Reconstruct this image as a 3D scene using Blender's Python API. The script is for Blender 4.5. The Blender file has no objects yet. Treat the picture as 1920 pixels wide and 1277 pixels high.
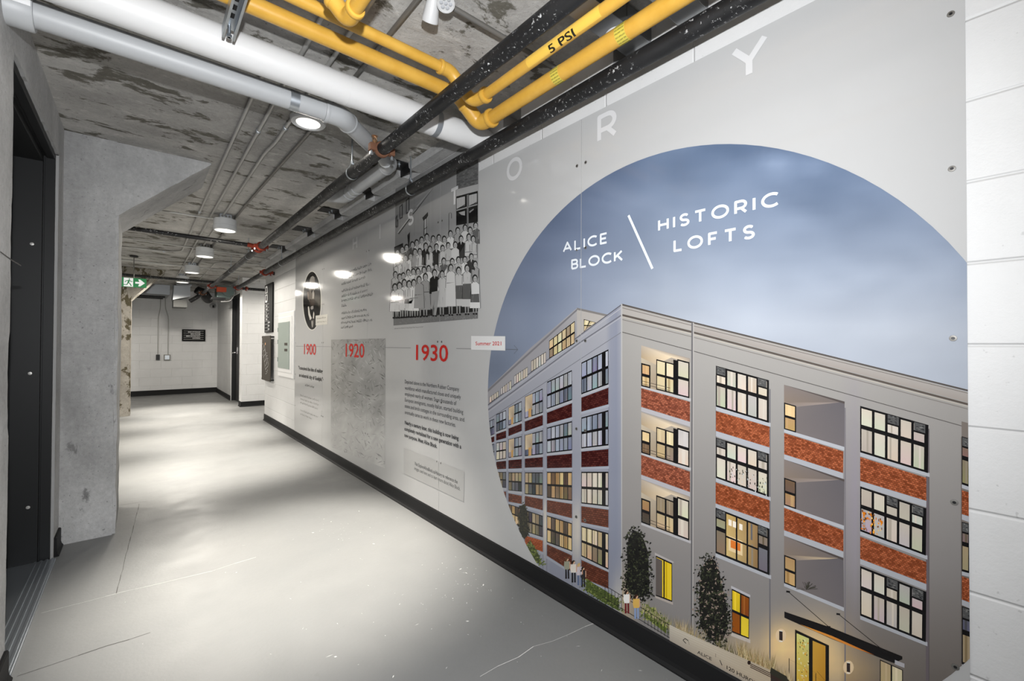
import bpy, bmesh, math, random
from mathutils import Vector, Matrix, noise
from mathutils.geometry import tessellate_polygon

C = bpy.context.scene.collection
PI = math.pi

# ------------------------------------------------------------------ camera
FOC, TILT, YAW, ROLL, CH = 826.27, 0.0106, 0.70189, 0.003568, 1.214
F_ = Vector((math.sin(YAW), math.cos(YAW), 0))
R_ = Vector((math.cos(YAW), -math.sin(YAW), 0))
fw = F_ * math.cos(TILT) + Vector((0, 0, 1)) * math.sin(TILT)
up0 = -F_ * math.sin(TILT) + Vector((0, 0, 1)) * math.cos(TILT)
cr = R_ * math.cos(ROLL) + up0 * math.sin(ROLL)
cu = -R_ * math.sin(ROLL) + up0 * math.cos(ROLL)
cam = bpy.data.cameras.new('camera')
cam.sensor_width = 36
cam.lens = FOC / 1920 * 36
cam.clip_start = 0.02
cam.clip_end = 100
co = bpy.data.objects.new('camera', cam)
C.objects.link(co)
co.matrix_world = Matrix(((cr.x, cu.x, -fw.x, 0), (cr.y, cu.y, -fw.y, 0), (cr.z, cu.z, -fw.z, CH), (0, 0, 0, 1)))
bpy.context.scene.camera = co

# ------------------------------------------------------------------ world, exposure
w = bpy.data.worlds.new('world')
bpy.context.scene.world = w
w.use_nodes = True
w.node_tree.nodes['Background'].inputs[0].default_value = (0.9, 0.95, 1, 1)
w.node_tree.nodes['Background'].inputs[1].default_value = 0.05
vs = bpy.context.scene.view_settings
vs.view_transform = 'Standard'
vs.look = 'None'
vs.exposure = 0.3
vs.gamma = 1
vs.use_curve_mapping = False


def lamp(name, kind, loc, energy, color, rot=None, **kw):
    l = bpy.data.lights.new(name, kind)
    l.energy = energy
    l.color = color
    for k, v in kw.items():
        setattr(l, k, v)
    o = bpy.data.objects.new(name, l)
    C.objects.link(o)
    o.location = loc
    if rot:
        o.rotation_euler = rot
    return o


# the photographer's flash, a hand's width above the lens
FLASH = 205
lamp('camera_flash', 'SPOT', (0.0, -0.03, 1.53), FLASH, (0.97, 0.985, 1.0), (math.radians(93), 0, -YAW + 0.24), spot_size=math.radians(176), spot_blend=1.0, shadow_soft_size=0.025)
WARM = (1.0, 0.945, 0.85)
# ceiling lamps: (x, y, z of the lens, watts of the beam, spread watts)
LAMPS = [(0.724, 2.664, 2.472), (0.646, 5.23, 2.35), (0.641, 6.97, 2.35), (0.632, 8.68, 2.35), (0.600, 10.16, 2.35),
         (-1.5, 5.75, 2.35), (-1.5, 9.6, 2.35), (0.72, -1.0, 2.472), (3.0, 8.95, 2.35)]  # the disc lamp behind the camera is unseen, added as fill light
BEAM = [640, 520, 480, 460, 460, 240, 300, 40, 260]
SPREAD = [9, 34, 44, 60, 120, 260, 130, 8, 110]
for (x, y, z), p, q in zip(LAMPS, BEAM, SPREAD):
    lamp('lamp_beam', 'SPOT', (x, y, z - 0.012), p, WARM, spot_size=math.radians(56), spot_blend=0.75, shadow_soft_size=0.08, specular_factor=0.0)
    lamp('lamp_spread', 'SPOT', (x, y, z - 0.014), q, WARM, spot_size=math.radians(174), spot_blend=0.25, shadow_soft_size=0.07, specular_factor=0.0)


# ------------------------------------------------------------------ helpers
def ray(px, py):
    return (fw + cr * ((px - 960) / FOC) + cu * (-(py - 638.5) / FOC))


def at_x(px, py, x):
    r = ray(px, py)
    s = x / r.x
    return Vector((x, r.y * s, r.z * s + CH))


def at_y(px, py, y):
    r = ray(px, py)
    s = y / r.y
    return Vector((r.x * s, y, r.z * s + CH))


def at_z(px, py, z):
    r = ray(px, py)
    s = (z - CH) / r.z
    return Vector((r.x * s, r.y * s, z))


def s2l(c):
    c = c / 255.0
    return c / 12.92 if c <= 0.04045 else ((c + 0.055) / 1.055) ** 2.4


def rgb(r, g, b):
    return (s2l(r), s2l(g), s2l(b), 1)


def obj(name, me, parent=None, mats=None, smooth=None):
    o = bpy.data.objects.new(name, me)
    C.objects.link(o)
    if mats:
        for m in (mats if isinstance(mats, (list, tuple)) else [mats]):
            me.materials.append(m)
    if parent is not None:
        o.parent = parent
    if smooth:
        for p in me.polygons:
            p.use_smooth = True
        try:
            me.set_sharp_from_angle(angle=math.radians(smooth))
        except Exception:
            pass
    return o


def tag(o, label, cat, group=None, kind=None):
    if label:
        o['label'] = label
    if cat:
        o['category'] = cat
    if group:
        o['group'] = group
    if kind:
        o['kind'] = kind
    return o


def thing(name, label, cat, loc=(0, 0, 0), group=None):
    o = bpy.data.objects.new(name, None)
    o.empty_display_size = 0.05
    C.objects.link(o)
    o.location = loc
    return tag(o, label, cat, group)


class MB:
    """collects shapes in world coordinates, builds one mesh (relative to its thing)"""

    def __init__(s):
        s.v, s.f, s.mi = [], [], []

    def add(s, vs, fs, mi=0):
        n = len(s.v)
        s.v += [tuple(v) for v in vs]
        s.f += [tuple(i + n for i in f) for f in fs]
        s.mi += [mi] * len(fs)
        return s

    def box(s, x0, x1, y0, y1, z0, z1, mi=0):
        vs = [(x0, y0, z0), (x1, y0, z0), (x1, y1, z0), (x0, y1, z0), (x0, y0, z1), (x1, y0, z1), (x1, y1, z1), (x0, y1, z1)]
        return s.add(vs, [(0, 3, 2, 1), (4, 5, 6, 7), (0, 1, 5, 4), (1, 2, 6, 5), (2, 3, 7, 6), (3, 0, 4, 7)], mi)

    def bbox(s, x0, x1, y0, y1, z0, z1, b=0.003, mi=0):
        """box with bevelled edges"""
        bm = bmesh.new()
        bmesh.ops.create_cube(bm, size=1)
        for v in bm.verts:
            v.co = Vector(((x0 + x1) / 2 + v.co.x * (x1 - x0), (y0 + y1) / 2 + v.co.y * (y1 - y0), (z0 + z1) / 2 + v.co.z * (z1 - z0)))
        bmesh.ops.bevel(bm, geom=bm.edges[:], offset=b, segments=2, affect='EDGES', profile=0.6)
        bm.verts.index_update()
        s.add([v.co for v in bm.verts], [[v.index for v in f.verts] for f in bm.faces], mi)
        bm.free()
        return s

    def ring(s, pts, closed_path=False, cap=True, mi=0):
        """skin a list of equal loops"""
        n = len(pts[0])
        vs = [p for loop in pts for p in loop]
        fs = []
        m = len(pts)
        for i in range(m if closed_path else m - 1):
            j = (i + 1) % m
            for k in range(n):
                fs.append((i * n + k, i * n + (k + 1) % n, j * n + (k + 1) % n, j * n + k))
        if cap and not closed_path:
            fs.append(tuple(range(n - 1, -1, -1)))
            fs.append(tuple((m - 1) * n + k for k in range(n)))
        return s.add(vs, fs, mi)

    def tube(s, path, r, n=16, closed=False, cap=True, mi=0, flat=None):
        """tube along a polyline; r number or list; flat=(a,b) gives a flat strip section"""
        P = [Vector(p) for p in path]
        m = len(P)
        loops = []
        prev = None
        for i in range(m):
            if closed:
                t = (P[(i + 1) % m] - P[i - 1]).normalized()
            elif i == 0:
                t = (P[1] - P[0]).normalized()
            elif i == m - 1:
                t = (P[-1] - P[-2]).normalized()
            else:
                t = ((P[i + 1] - P[i]).normalized() + (P[i] - P[i - 1]).normalized()).normalized()
            if prev is None:
                a = Vector((0, 0, 1)) if abs(t.z) < 0.9 else Vector((1, 0, 0))
                u = t.cross(a).normalized()
            else:
                u = (prev - t * prev.dot(t)).normalized()
            prev = u
            v = t.cross(u)
            rr = r[i] if isinstance(r, (list, tuple)) else r
            loop = []
            for k in range(n):
                a = 2 * PI * k / n
                if flat:
                    loop.append(P[i] + u * (math.cos(a) * flat[0]) + v * (math.sin(a) * flat[1]))
                else:
                    loop.append(P[i] + (u * math.cos(a) + v * math.sin(a)) * rr)
            loops.append(loop)
        return s.ring(loops, closed, cap, mi)

    def cyl(s, p0, p1, r, n=24, mi=0):
        return s.tube([p0, p1], r, n, mi=mi)

    def lathe(s, base, axis, prof, n=32, mi=0):
        """profile [(distance along axis, radius)] about axis"""
        ax = Vector(axis).normalized()
        a = Vector((0, 0, 1)) if abs(ax.z) < 0.9 else Vector((1, 0, 0))
        u = ax.cross(a).normalized()
        v = ax.cross(u)
        b = Vector(base)
        loops = [[b + ax * d + (u * math.cos(2 * PI * k / n) + v * math.sin(2 * PI * k / n)) * max(r, 1e-5) for k in range(n)] for d, r in prof]
        return s.ring(loops, mi=mi)

    def build(s, name, mats, parent=None, smooth=None):
        off = parent_loc(parent)
        me = bpy.data.meshes.new(name)
        me.from_pydata([(v[0] - off.x, v[1] - off.y, v[2] - off.z) for v in s.v], [], s.f)
        me.update()
        o = obj(name, me, parent, mats)
        for p, i in zip(me.polygons, s.mi):
            p.material_index = i
        bm = bmesh.new()
        bm.from_mesh(me)
        bmesh.ops.recalc_face_normals(bm, faces=bm.faces)
        bm.to_mesh(me)
        bm.free()
        if smooth:
            for p in me.polygons:
                p.use_smooth = True
            me.set_sharp_from_angle(angle=math.radians(smooth))
        return o


def parent_loc(p):
    l = Vector((0, 0, 0))
    while p is not None:
        l += p.location
        p = p.parent
    return l


def bend(pts, rad, n=7):
    """round the inner corners of a polyline"""
    P = [Vector(p) for p in pts]
    out = [P[0]]
    for i in range(1, len(P) - 1):
        a, b, c = P[i - 1], P[i], P[i + 1]
        d0, d1 = (a - b), (c - b)
        r = min(rad, d0.length * 0.49, d1.length * 0.49)
        p0, p1 = b + d0.normalized() * r, b + d1.normalized() * r
        for k in range(n + 1):
            t = k / n
            out.append(p0 * (1 - t) ** 2 + b * 2 * t * (1 - t) + p1 * t * t)
    out.append(P[-1])
    return out


# ------------------------------------------------------------------ materials
def mat(name, col, rough=0.5, metal=0.0, spec=0.5, emit=None, strength=0):
    m = bpy.data.materials.new(name)
    m.use_nodes = True
    b = m.node_tree.nodes['Principled BSDF']
    b.inputs['Base Color'].default_value = col
    b.inputs['Roughness'].default_value = rough
    b.inputs['Metallic'].default_value = metal
    b.inputs['Specular IOR Level'].default_value = spec
    if emit:
        b.inputs['Emission Color'].default_value = emit
        b.inputs['Emission Strength'].default_value = strength
    return m


class NT:
    def __init__(s, m):
        s.t = m.node_tree
        s.b = s.t.nodes['Principled BSDF']

    def n(s, typ, **kw):
        x = s.t.nodes.new(typ)
        ins = {}
        for k, v in kw.items():
            if k.startswith('i_'):
                ins[k[2:]] = v
            else:
                setattr(x, k, v)
        for k, v in ins.items():
            key = int(k) if k.isdigit() else k.replace('_', ' ')
            if isinstance(v, bpy.types.NodeSocket):
                s.t.links.new(v, x.inputs[key])
            else:
                x.inputs[key].default_value = v
        return x

    def obj(s, scale=(1, 1, 1), rot=(0, 0, 0)):
        tc = s.n('ShaderNodeTexCoord')
        mp = s.n('ShaderNodeMapping', i_Vector=tc.outputs['Object'])
        mp.inputs['Scale'].default_value = scale
        mp.inputs['Rotation'].default_value = rot
        return mp.outputs[0]

    def noise(s, vec, scale, detail=6, rough=0.6, dist=0):
        return s.n('ShaderNodeTexNoise', i_Vector=vec, i_Scale=scale, i_Detail=detail, i_Roughness=rough, i_Distortion=dist).outputs['Fac']

    def ramp(s, fac, stops):
        r = s.n('ShaderNodeValToRGB', i_Fac=fac)
        e = r.color_ramp.elements
        while len(e) < len(stops):
            e.new(0.5)
        for el, (p, c) in zip(e, stops):
            el.position = p
            el.color = c if len(c) == 4 else (*c, 1)
        return r.outputs[0]

    def mix(s, fac, a, b, mode='MIX'):
        x = s.n('ShaderNodeMix', data_type='RGBA', blend_type=mode)
        for i, v in ((0, fac), (6, a), (7, b)):
            if isinstance(v, bpy.types.NodeSocket):
                s.t.links.new(v, x.inputs[i])
            else:
                x.inputs[i].default_value = v
        return x.outputs[2]

    def math(s, op, a, b=0.0):
        x = s.n('ShaderNodeMath', operation=op)
        for i, v in ((0, a), (1, b)):
            if isinstance(v, bpy.types.NodeSocket):
                s.t.links.new(v, x.inputs[i])
            else:
                x.inputs[i].default_value = v
        return x.outputs[0]

    def out(s, col=None, rough=None, bump=None, dist=0.01, strength=1.0):
        if col is not None:
            s.t.links.new(col, s.b.inputs['Base Color'])
        if rough is not None:
            s.t.links.new(rough, s.b.inputs['Roughness'])
        if bump is not None:
            bp = s.n('ShaderNodeBump', i_Height=bump, i_Strength=strength, i_Distance=dist)
            s.t.links.new(bp.outputs[0], s.b.inputs['Normal'])


def g(v):
    return (v, v, v, 1)


def concrete(name, base, dark, light, stretch=(1, 1, 1), streak=0.5, tint=(1, 1, 1), patch=0.56):
    """old board-formed concrete: cloudy tone, dark patches, pale lime streaks"""
    m = mat(name, g(base), 0.85, spec=0.3)
    t = NT(m)
    v = t.obj()
    vs_ = t.obj(stretch)
    cloud = t.noise(v, 1.7, 8, 0.62)
    fine = t.noise(v, 42, 6, 0.7)
    med = t.noise(vs_, 5.5, 9, 0.66, 0.4)
    c = t.ramp(cloud, [(0.3, g(base * 0.78)), (0.7, g(base * 1.2))])
    c = t.mix(t.ramp(med, [(patch, g(0)), (patch + 0.035, g(1))]), c, (dark, dark * (0.5 + 0.5 * tint[2]), dark * (2.2 * tint[2] - 1.2), 1))
    st = t.noise(vs_, 16, 8, 0.72, 0.2)
    c = t.mix(t.math('MULTIPLY', t.ramp(st, [(0.56, g(0)), (0.68, g(1))]), streak), c, g(light))
    big = t.noise(vs_, 0.9, 5, 0.6, 0.5)
    c = t.mix(1.0, c, t.ramp(big, [(0.32, g(0.55)), (0.62, g(1.0))]), 'MULTIPLY')
    pit = t.noise(v, 85, 3, 0.5)
    c = t.mix(t.ramp(pit, [(0.27, g(0.8)), (0.33, g(0))]), c, g(dark * 0.6))
    c = t.mix(0.35, c, t.ramp(fine, [(0.25, g(0.25)), (0.75, g(1.0))]), 'MULTIPLY')
    c = t.mix(1.0, c, (*tint, 1), 'MULTIPLY')
    h = t.math('ADD', t.math('MULTIPLY', med, 0.8), t.math('MULTIPLY', fine, 0.35))
    t.out(c, None, h, 0.02, 0.55)
    return m


def block(name, axes, base=0.72, off=(0, 0.018), bw=0.4, bh=0.2, rough=0.5, depth=0.0035):
    """painted concrete block; axes = which object axes run along / up the wall"""
    m = mat(name, g(base), rough, spec=0.4)
    t = NT(m)
    tc = t.n('ShaderNodeTexCoord')
    sx = t.n('ShaderNodeSeparateXYZ', i_Vector=tc.outputs['Object'])
    ux = t.math('ADD', sx.outputs[axes[0]], off[0])
    uy = t.math('SUBTRACT', sx.outputs[axes[1]], off[1])
    cv = t.n('ShaderNodeCombineXYZ', i_X=ux, i_Y=uy)
    br = t.n('ShaderNodeTexBrick', i_Vector=cv.outputs[0], i_Scale=1.0, i_Mortar_Size=0.006, i_Mortar_Smooth=0.9, i_Brick_Width=bw, i_Row_Height=bh)
    br.inputs['Color1'].default_value = g(1)
    br.inputs['Color2'].default_value = g(1)
    br.inputs['Mortar'].default_value = g(0)
    v = t.obj()
    n1 = t.noise(v, 3, 5)
    n2 = t.noise(v, 120, 4, 0.65)
    pits = t.noise(v, 60, 2, 0.5)
    c = t.ramp(n1, [(0.3, g(base * 0.95)), (0.7, g(base * 1.04))])
    c = t.mix(t.ramp(pits, [(0.24, g(0.5)), (0.29, g(0))]), c, g(base * 0.6))
    h = t.math('ADD', br.outputs['Color'], t.math('MULTIPLY', n2, 0.22))
    t.out(c, None, h, depth, 0.8)
    return m


M = {}
M['ceiling'] = concrete('ceiling_concrete', 0.56, 0.19, 0.9, (0.6, 1.1, 1), 0.6, (1.0, 0.975, 0.93), 0.548)
M['column'] = concrete('column_concrete', 0.58, 0.30, 0.75, (1.2, 1.2, 0.45), 0.4, (1, 1, 1.0), 0.61)
M['column_stained'] = concrete('stained_concrete', 0.44, 0.11, 0.6, (1.2, 1.2, 0.6), 0.45, (1.0, 0.93, 0.82), 0.53)
M['block_y'] = block('block_wall_along', (1, 2), 0.60)
M['block_x'] = block('block_wall_across', (0, 2), 0.66)
M['plaster'] = concrete('grey_parging', 0.58, 0.42, 0.68, (1, 1, 0.5), 0.22, (1, 1, 1), 0.66)
M['paint_edge'] = mat('rough_edge_paint', g(0.33), 0.8)

m = mat('floor_paint', g(0.4), 0.42, spec=0.4)
t = NT(m)
v = t.obj()
c = t.ramp(t.noise(v, 0.9, 6, 0.55), [(0.3, rgb(120, 121, 121)), (0.7, rgb(131, 131, 130))])
c = t.mix(t.ramp(t.noise(v, 11, 8, 0.7), [(0.62, g(0)), (0.75, g(0.35))]), c, rgb(104, 103, 100))
sc = t.noise(t.obj((9, 3, 1), (0, 0, 0.7)), 7, 10, 0.75, 0.6)
mask = t.ramp(t.noise(v, 1.6, 2), [(0.52, g(0)), (0.62, g(1))])
c = t.mix(t.math('MULTIPLY', t.ramp(sc, [(0.67, g(0)), (0.69, g(1))]), mask), c, rgb(226, 226, 224))
t.out(c, t.ramp(t.noise(v, 4, 5), [(0.3, g(0.36)), (0.7, g(0.52))]), t.noise(v, 60, 4), 0.002, 0.3)
M['floor'] = m
M['crack'] = mat('floor_crack', rgb(70, 68, 66), 0.9)
M['chip'] = mat('bare_chip', rgb(225, 225, 223), 0.8)
M['rubber'] = mat('black_rubber', rgb(26, 26, 27), 0.6, 0, 0.2)
M['black_frame'] = mat('black_enamel', rgb(28, 29, 30), 0.5, 0, 0.25)
M['black_door'] = mat('black_door_paint', rgb(24, 24, 25), 0.45)
M['white_pvc'] = mat('white_pvc_jacket', g(0.66), 0.35)
M['grey_pvc'] = mat('grey_pvc', rgb(172, 174, 176), 0.45)
M['label'] = mat('paper_label', g(0.85), 0.5)
M['steel'] = mat('galvanised_steel', rgb(178, 184, 190), 0.38, 0.9)
M['duct'] = mat('duct_sheet_metal', rgb(150, 152, 154), 0.35, 0.9)
M['conduit'] = mat('conduit_metal', rgb(172, 171, 168), 0.42, 0.4)
M['conduit_grey'] = mat('dull_conduit', rgb(120, 118, 114), 0.5, 0.6)
M['lamp_white'] = mat('lamp_white', rgb(206, 208, 210), 0.4)
M['lens'] = mat('lamp_lens', g(0.9), 0.3, emit=(1, 0.95, 0.86, 1), strength=1.15)
M['white_plastic'] = mat('white_plastic', g(0.46), 0.35)
M['led'] = mat('led_lens', rgb(150, 152, 156), 0.15, emit=(1, 1, 1, 1), strength=0.03)
M['rust'] = mat('rusty_iron', rgb(112, 78, 60), 0.8, 0.0, 0.2)
M['brass'] = mat('brass', rgb(176, 140, 108), 0.4, 0.8)
M['red'] = mat('red_coupling', rgb(128, 50, 34), 0.6, 0, 0.2)
M['orange'] = mat('orange_valve', rgb(190, 70, 28), 0.5)
M['teal'] = mat('green_grey_steel', rgb(110, 124, 120), 0.4, 0.5)
M['white_seal'] = concrete('white_firestop', 0.62, 0.5, 0.75, (1, 0.4, 1), 0.3, (1, 1, 1), 0.7)
M['black_steel'] = mat('black_angle_steel', rgb(30, 30, 31), 0.5, 0.2)
M['panel_grey'] = mat('panel_grey_green', rgb(150, 160, 154), 0.35)
M['panel_white'] = mat('panel_white', g(0.72), 0.45)
M['sign_black'] = mat('sign_black', rgb(20, 20, 21), 0.7, 0, 0.15)
M['map_brown'] = mat('map_board_brown', rgb(70, 65, 59), 0.7, 0, 0.2)
M['sign_white'] = mat('sign_white', g(0.6), 0.5)
M['sign_green'] = mat('exit_green', rgb(22, 122, 66), 0.4, emit=rgb(22, 122, 66), strength=0.35)
M['sign_lit'] = mat('exit_white', g(0.85), 0.4, emit=(1, 1, 1, 1), strength=0.35)
M['dark'] = mat('dark_opening', rgb(20, 18, 17), 0.9)
M['chrome'] = mat('chrome', rgb(220, 220, 220), 0.15, 1.0)
M['hole'] = mat('dark_screw', rgb(40, 40, 42), 0.4, 0.5)
M['gap'] = mat('shadow_gap_sealant', rgb(60, 60, 60), 0.9)
M['ink_black'] = mat('black_ink', rgb(24, 22, 12), 0.5)
M['yellow_label'] = mat('yellow_label', rgb(218, 178, 76), 0.35)
M['band_yellow'] = mat('marker_band', rgb(196, 180, 74), 0.5)

m = mat('yellow_gas_paint', rgb(236, 186, 60), 0.38)
t = NT(m)
v = t.obj()
c = t.ramp(t.noise(v, 14, 4), [(0.3, rgb(192, 146, 54)), (0.7, rgb(202, 158, 68))])
t.out(c, None, t.noise(v, 30, 3), 0.002, 0.2)
M['yellow'] = m

m = mat('black_iron_pipe', rgb(26, 26, 27), 0.5, 0.0, 0.35)
t = NT(m)
v = t.obj((3, 0.8, 3))
c = t.ramp(t.noise(v, 5, 6), [(0.3, rgb(15, 15, 16)), (0.7, rgb(32, 32, 33))])
ov = t.obj()
sp = t.noise(ov, 75, 5, 0.7)
md = t.ramp(t.noise(ov, 4, 3), [(0.42, g(0)), (0.6, g(1))])
c = t.mix(t.math('MULTIPLY', t.ramp(sp, [(0.60, g(0)), (0.64, g(1))]), md), c, rgb(205, 205, 205))
t.out(c, t.ramp(t.noise(ov, 9, 5), [(0.3, g(0.38)), (0.7, g(0.62))]), t.noise(ov, 70, 4), 0.002, 0.35)
M['black_pipe'] = m

# printed graphics: the colour of every printed patch is stored on the mesh
m = mat("mural_print", g(0.8), 0.3, spec=0.28)
t = NT(m)
at = t.n('ShaderNodeAttribute', attribute_name='ink')
v = t.obj((1, 1, 3))
t.out(at.outputs['Color'], t.ramp(t.noise(v, 2.5, 4), [(0.3, g(0.07)), (0.7, g(0.10))]))
M['print'] = m
# ------------------------------------------------------------------ the setting
XR, XL, YF, ZC = 1.546, -0.36, 13.4, 2.51      # block wall, left wall, far wall, ceiling


def struct(name, mb, mats, smooth=None):
    o = mb.build(name, mats, None, smooth)
    o['kind'] = 'structure'
    return o


b = MB().box(-4.2, 5.2, -3.2, YF + 0.2, -0.12, 0)
random.seed(4)


def crackline(mb, pts, w, mi, jit=0.006):
    """thin painted-over crack lying on the floor"""
    P = []
    for a, c in zip(pts[:-1], pts[1:]):
        a, c = Vector(a), Vector(c)
        n = max(2, int((c - a).length / 0.07))
        for k in range(n):
            q = a.lerp(c, k / n)
            P.append((q.x + random.uniform(-jit, jit), q.y + random.uniform(-jit, jit)))
    P.append((pts[-1][0], pts[-1][1]))
    for (x0, y0), (x1, y1) in zip(P[:-1], P[1:]):
        d = math.hypot(x1 - x0, y1 - y0) or 1
        nx, ny = -(y1 - y0) / d * w * random.uniform(0.4, 1), (x1 - x0) / d * w * random.uniform(0.4, 1)
        mb.add([(x0 - nx, y0 - ny, 0.0006), (x1 - nx, y1 - ny, 0.0006), (x1 + nx, y1 + ny, 0.0006), (x0 + nx, y0 + ny, 0.0006)], [(0, 1, 2, 3)], mi)


def fl(*pts):
    return [at_z(x, y, 0) for x, y in pts]


crackline(b, fl((35, 1266), (150, 1228), (282, 1186)), 0.0022, 1)
crackline(b, fl((261, 945), (218, 1113)), 0.0016, 1, 0.002)
crackline(b, fl((80, 1148), (200, 1118), (400, 1070), (480, 1045)), 0.0010, 2)
crackline(b, fl((222, 948), (275, 940)), 0.0016, 1, 0.002)
crackline(b, fl((900, 1270), (1000, 1215), (1125, 1165)), 0.0014, 2)
for _ in range(150):                              # small bare chips and scuffs in the paint
    cx, cy = random.choice([(1.02, 2.95, .10, .12), (1.28, 1.95, .07, .16), (1.25, 2.2, .16, .7), (0.8, 2.0, .5, .8), (0.9, 1.4, .45, .45)]), 0
    x, y = random.gauss(cx[0], cx[2]), random.gauss(cx[1], cx[3])
    if x > 1.5:
        continue
    a, l, ww = random.uniform(0, PI), abs(random.gauss(0, 0.005)) + 0.0015, random.uniform(0.0004, 0.0012)
    if random.random() < 0.12:
        ww *= 3
    dx, dy = math.cos(a) * l, math.sin(a) * l
    nx, ny = -math.sin(a) * ww, math.cos(a) * ww
    b.add([(x - dx, y - dy, .0006), (x + nx, y + ny, .0006), (x + dx, y + dy, .0006), (x - nx, y - ny, .0006)], [(0, 1, 2, 3)], 2)
struct('floor', b, [M['floor'], M['crack'], M['chip']])
struct('ceiling', MB().box(-4.2, 5.2, -3.2, YF + 0.2, ZC, ZC + 0.2), M['ceiling'])

# right wall of painted block, its top course with two pockets above the mural
b = MB().box(XR, XR + 0.2, -3.2, 7.98, 0, 2.36)
for y0, y1 in ((-3.2, 1.05), (1.16, 1.76), (1.91, 7.98)):
    b.box(XR, XR + 0.2, y0, y1, 2.36, ZC)
b.box(XR + 0.12, XR + 0.2, 1.0, 1.95, 2.36, ZC, 1)
struct('wall_right', b, [M['block_y'], M['dark']])
# wall across the passage opening and the recessed door wall beyond it
b = MB().box(1.515, 5.2, 9.9, 10.12, 0, ZC)
struct('wall_passage', b, M['block_x'])
b = MB().box(1.515, 1.75, 11.22, YF, 0, ZC).box(1.515, 1.75, 10.12, 11.22, 2.24, ZC).box(1.515, 1.75, 10.12, 10.15, 0, 2.24)
struct('wall_recess', b, M['block_y'])
struct('wall_far', MB().box(-4.2, 1.75, YF, YF + 0.2, 0, ZC), M['block_x'])
struct('wall_end', MB().box(5.0, 5.2, 7.9, 10.1, 0, ZC), M['block_y'])
struct('wall_side', MB().box(XR + 0.2, 5.2, 7.78, 7.98, 0, ZC), M['block_x'])
struct('wall_back', MB().box(-0.6, 1.75, -3.2, -3.0, 0, ZC), M['block_x'])
struct('wall_bay', MB().box(-4.2, -4.0, 4.2, YF, 0, ZC).box(-4.2, -0.6, 4.2, 4.41, 0, ZC), M['block_y'])

# left wall: parged, with a ragged door opening (y 2.40 .. 3.57, z 0 .. 2.285)
OY0, OY1, OZ = 2.40, 3.566, 2.285
b = MB()
rnd = random.Random(8)
N = 60
edge = [(OY0 + 0.012 * (noise.noise(Vector((0.3, k * 0.16, 5))) + 0.6 * noise.noise(Vector((9, k * 0.7, 5)))) - (0.018 if 23 < k < 33 else 0), OZ * k / N) for k in range(N + 1)]
for (y0, z0), (y1, z1) in zip(edge[:-1], edge[1:]):
    b.add([(XL, -3.2, z0), (XL, y0, z0), (XL, y1, z1), (XL, -3.2, z1)], [(0, 1, 2, 3)])
    b.add([(XL, y0, z0), (XL - .06, y0 - 0.002, z0), (XL - .06, y1 - 0.002, z1), (XL, y1, z1)], [(0, 1, 2, 3)], 1)
top = [(OY0 + (OY1 - OY0) * k / 40, OZ + 0.007 * noise.noise(Vector((k * 0.5, 2, 8)))) for k in range(41)]
for (y0, z0), (y1, z1) in zip(top[:-1], top[1:]):
    b.add([(XL, y0, z0), (XL, y1, z1), (XL, y1, ZC), (XL, y0, ZC)], [(0, 1, 2, 3)])
    b.add([(XL, y0, z0), (XL, y1, z1), (XL - .05, y1, z1), (XL - .05, y0, z0)], [(0, 1, 2, 3)], 1)
b.add([(XL, -3.2, OZ), (XL, OY0, OZ), (XL, OY0, ZC), (XL, -3.2, ZC)], [(0, 1, 2, 3)])
jl = [(OY1 + 0.014 + 0.008 * noise.noise(Vector((4, k * 0.3, 3))), OZ * k / N) for k in range(N + 1)]
for (y0, z0), (y1, z1) in zip(jl[:-1], jl[1:]):
    b.add([(XL, y0, z0), (XL, 3.80, z0), (XL, 3.80, z1), (XL, y1, z1)], [(0, 1, 2, 3)])
    b.add([(XL, y0, z0), (XL - .04, y0, z0), (XL - .04, y1, z1), (XL, y1, z1)], [(0, 1, 2, 3)], 1)
b.add([(XL, OY1, OZ), (XL, 3.80, OZ), (XL, 3.80, ZC), (XL, OY1, ZC)], [(0, 1, 2, 3)])
b.box(-0.62, XL - 0.06, -3.2, OY0 - 0.03, 0, ZC).box(-0.62, XL - 0.05, OY0 - 0.03, OY1 + 0.05, OZ + 0.05, ZC).box(-0.62, XL - 0.04, OY1 + 0.05, 4.3, 0, ZC)
# a scar of rough parging near the opening
crk = [at_x(*p, XL) for p in [(0, 472), (12, 481), (22, 488), (39, 498)]]
for p, q in zip(crk[:-1], crk[1:]):
    b.add([(XL + .0006, p.y, p.z - .0025), (XL + .0006, q.y, q.z - .0025), (XL + .0006, q.y, q.z + .0025), (XL + .0006, p.y, p.z + .0025)], [(0, 1, 2, 3)], 2)
struct('wall_left', b, [M['plaster'], M['paint_edge'], M['crack']])

# doors
d1 = thing('door_1', None, None, (XL - 0.15, 3.0, 0))
d1['kind'] = 'structure'
MB().bbox(-0.58, -0.535, OY0 + 0.03, OY1 - 0.01, 0.01, OZ - 0.05, 0.002).build('door_leaf', M['black_door'], d1)
b = MB()
for y0, y1, s in ((OY1 - 0.012, OY1 + 0.03, -1),):
    b.bbox(-0.60, XL - 0.012, y0 + 0.012, y1, 0, OZ, 0.002)
    b.bbox(-0.53, -0.418, y0 - 0.012, y0 + 0.014, 0, OZ - 0.05, 0.002)
    b.bbox(-0.412, -0.372, y0 + 0.004, y0 + 0.014, 0, OZ - 0.02, 0.0015)
b.bbox(-0.60, XL - 0.012, OY0 - 0.03, OY0 + 0.02, 0, OZ, 0.002)
b.bbox(-0.60, XL - 0.012, OY0, OY1, OZ - 0.02, OZ + 0.02, 0.002)
b.bbox(-0.53, -0.418, OY0, OY1, OZ - 0.06, OZ - 0.015, 0.002)
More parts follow.
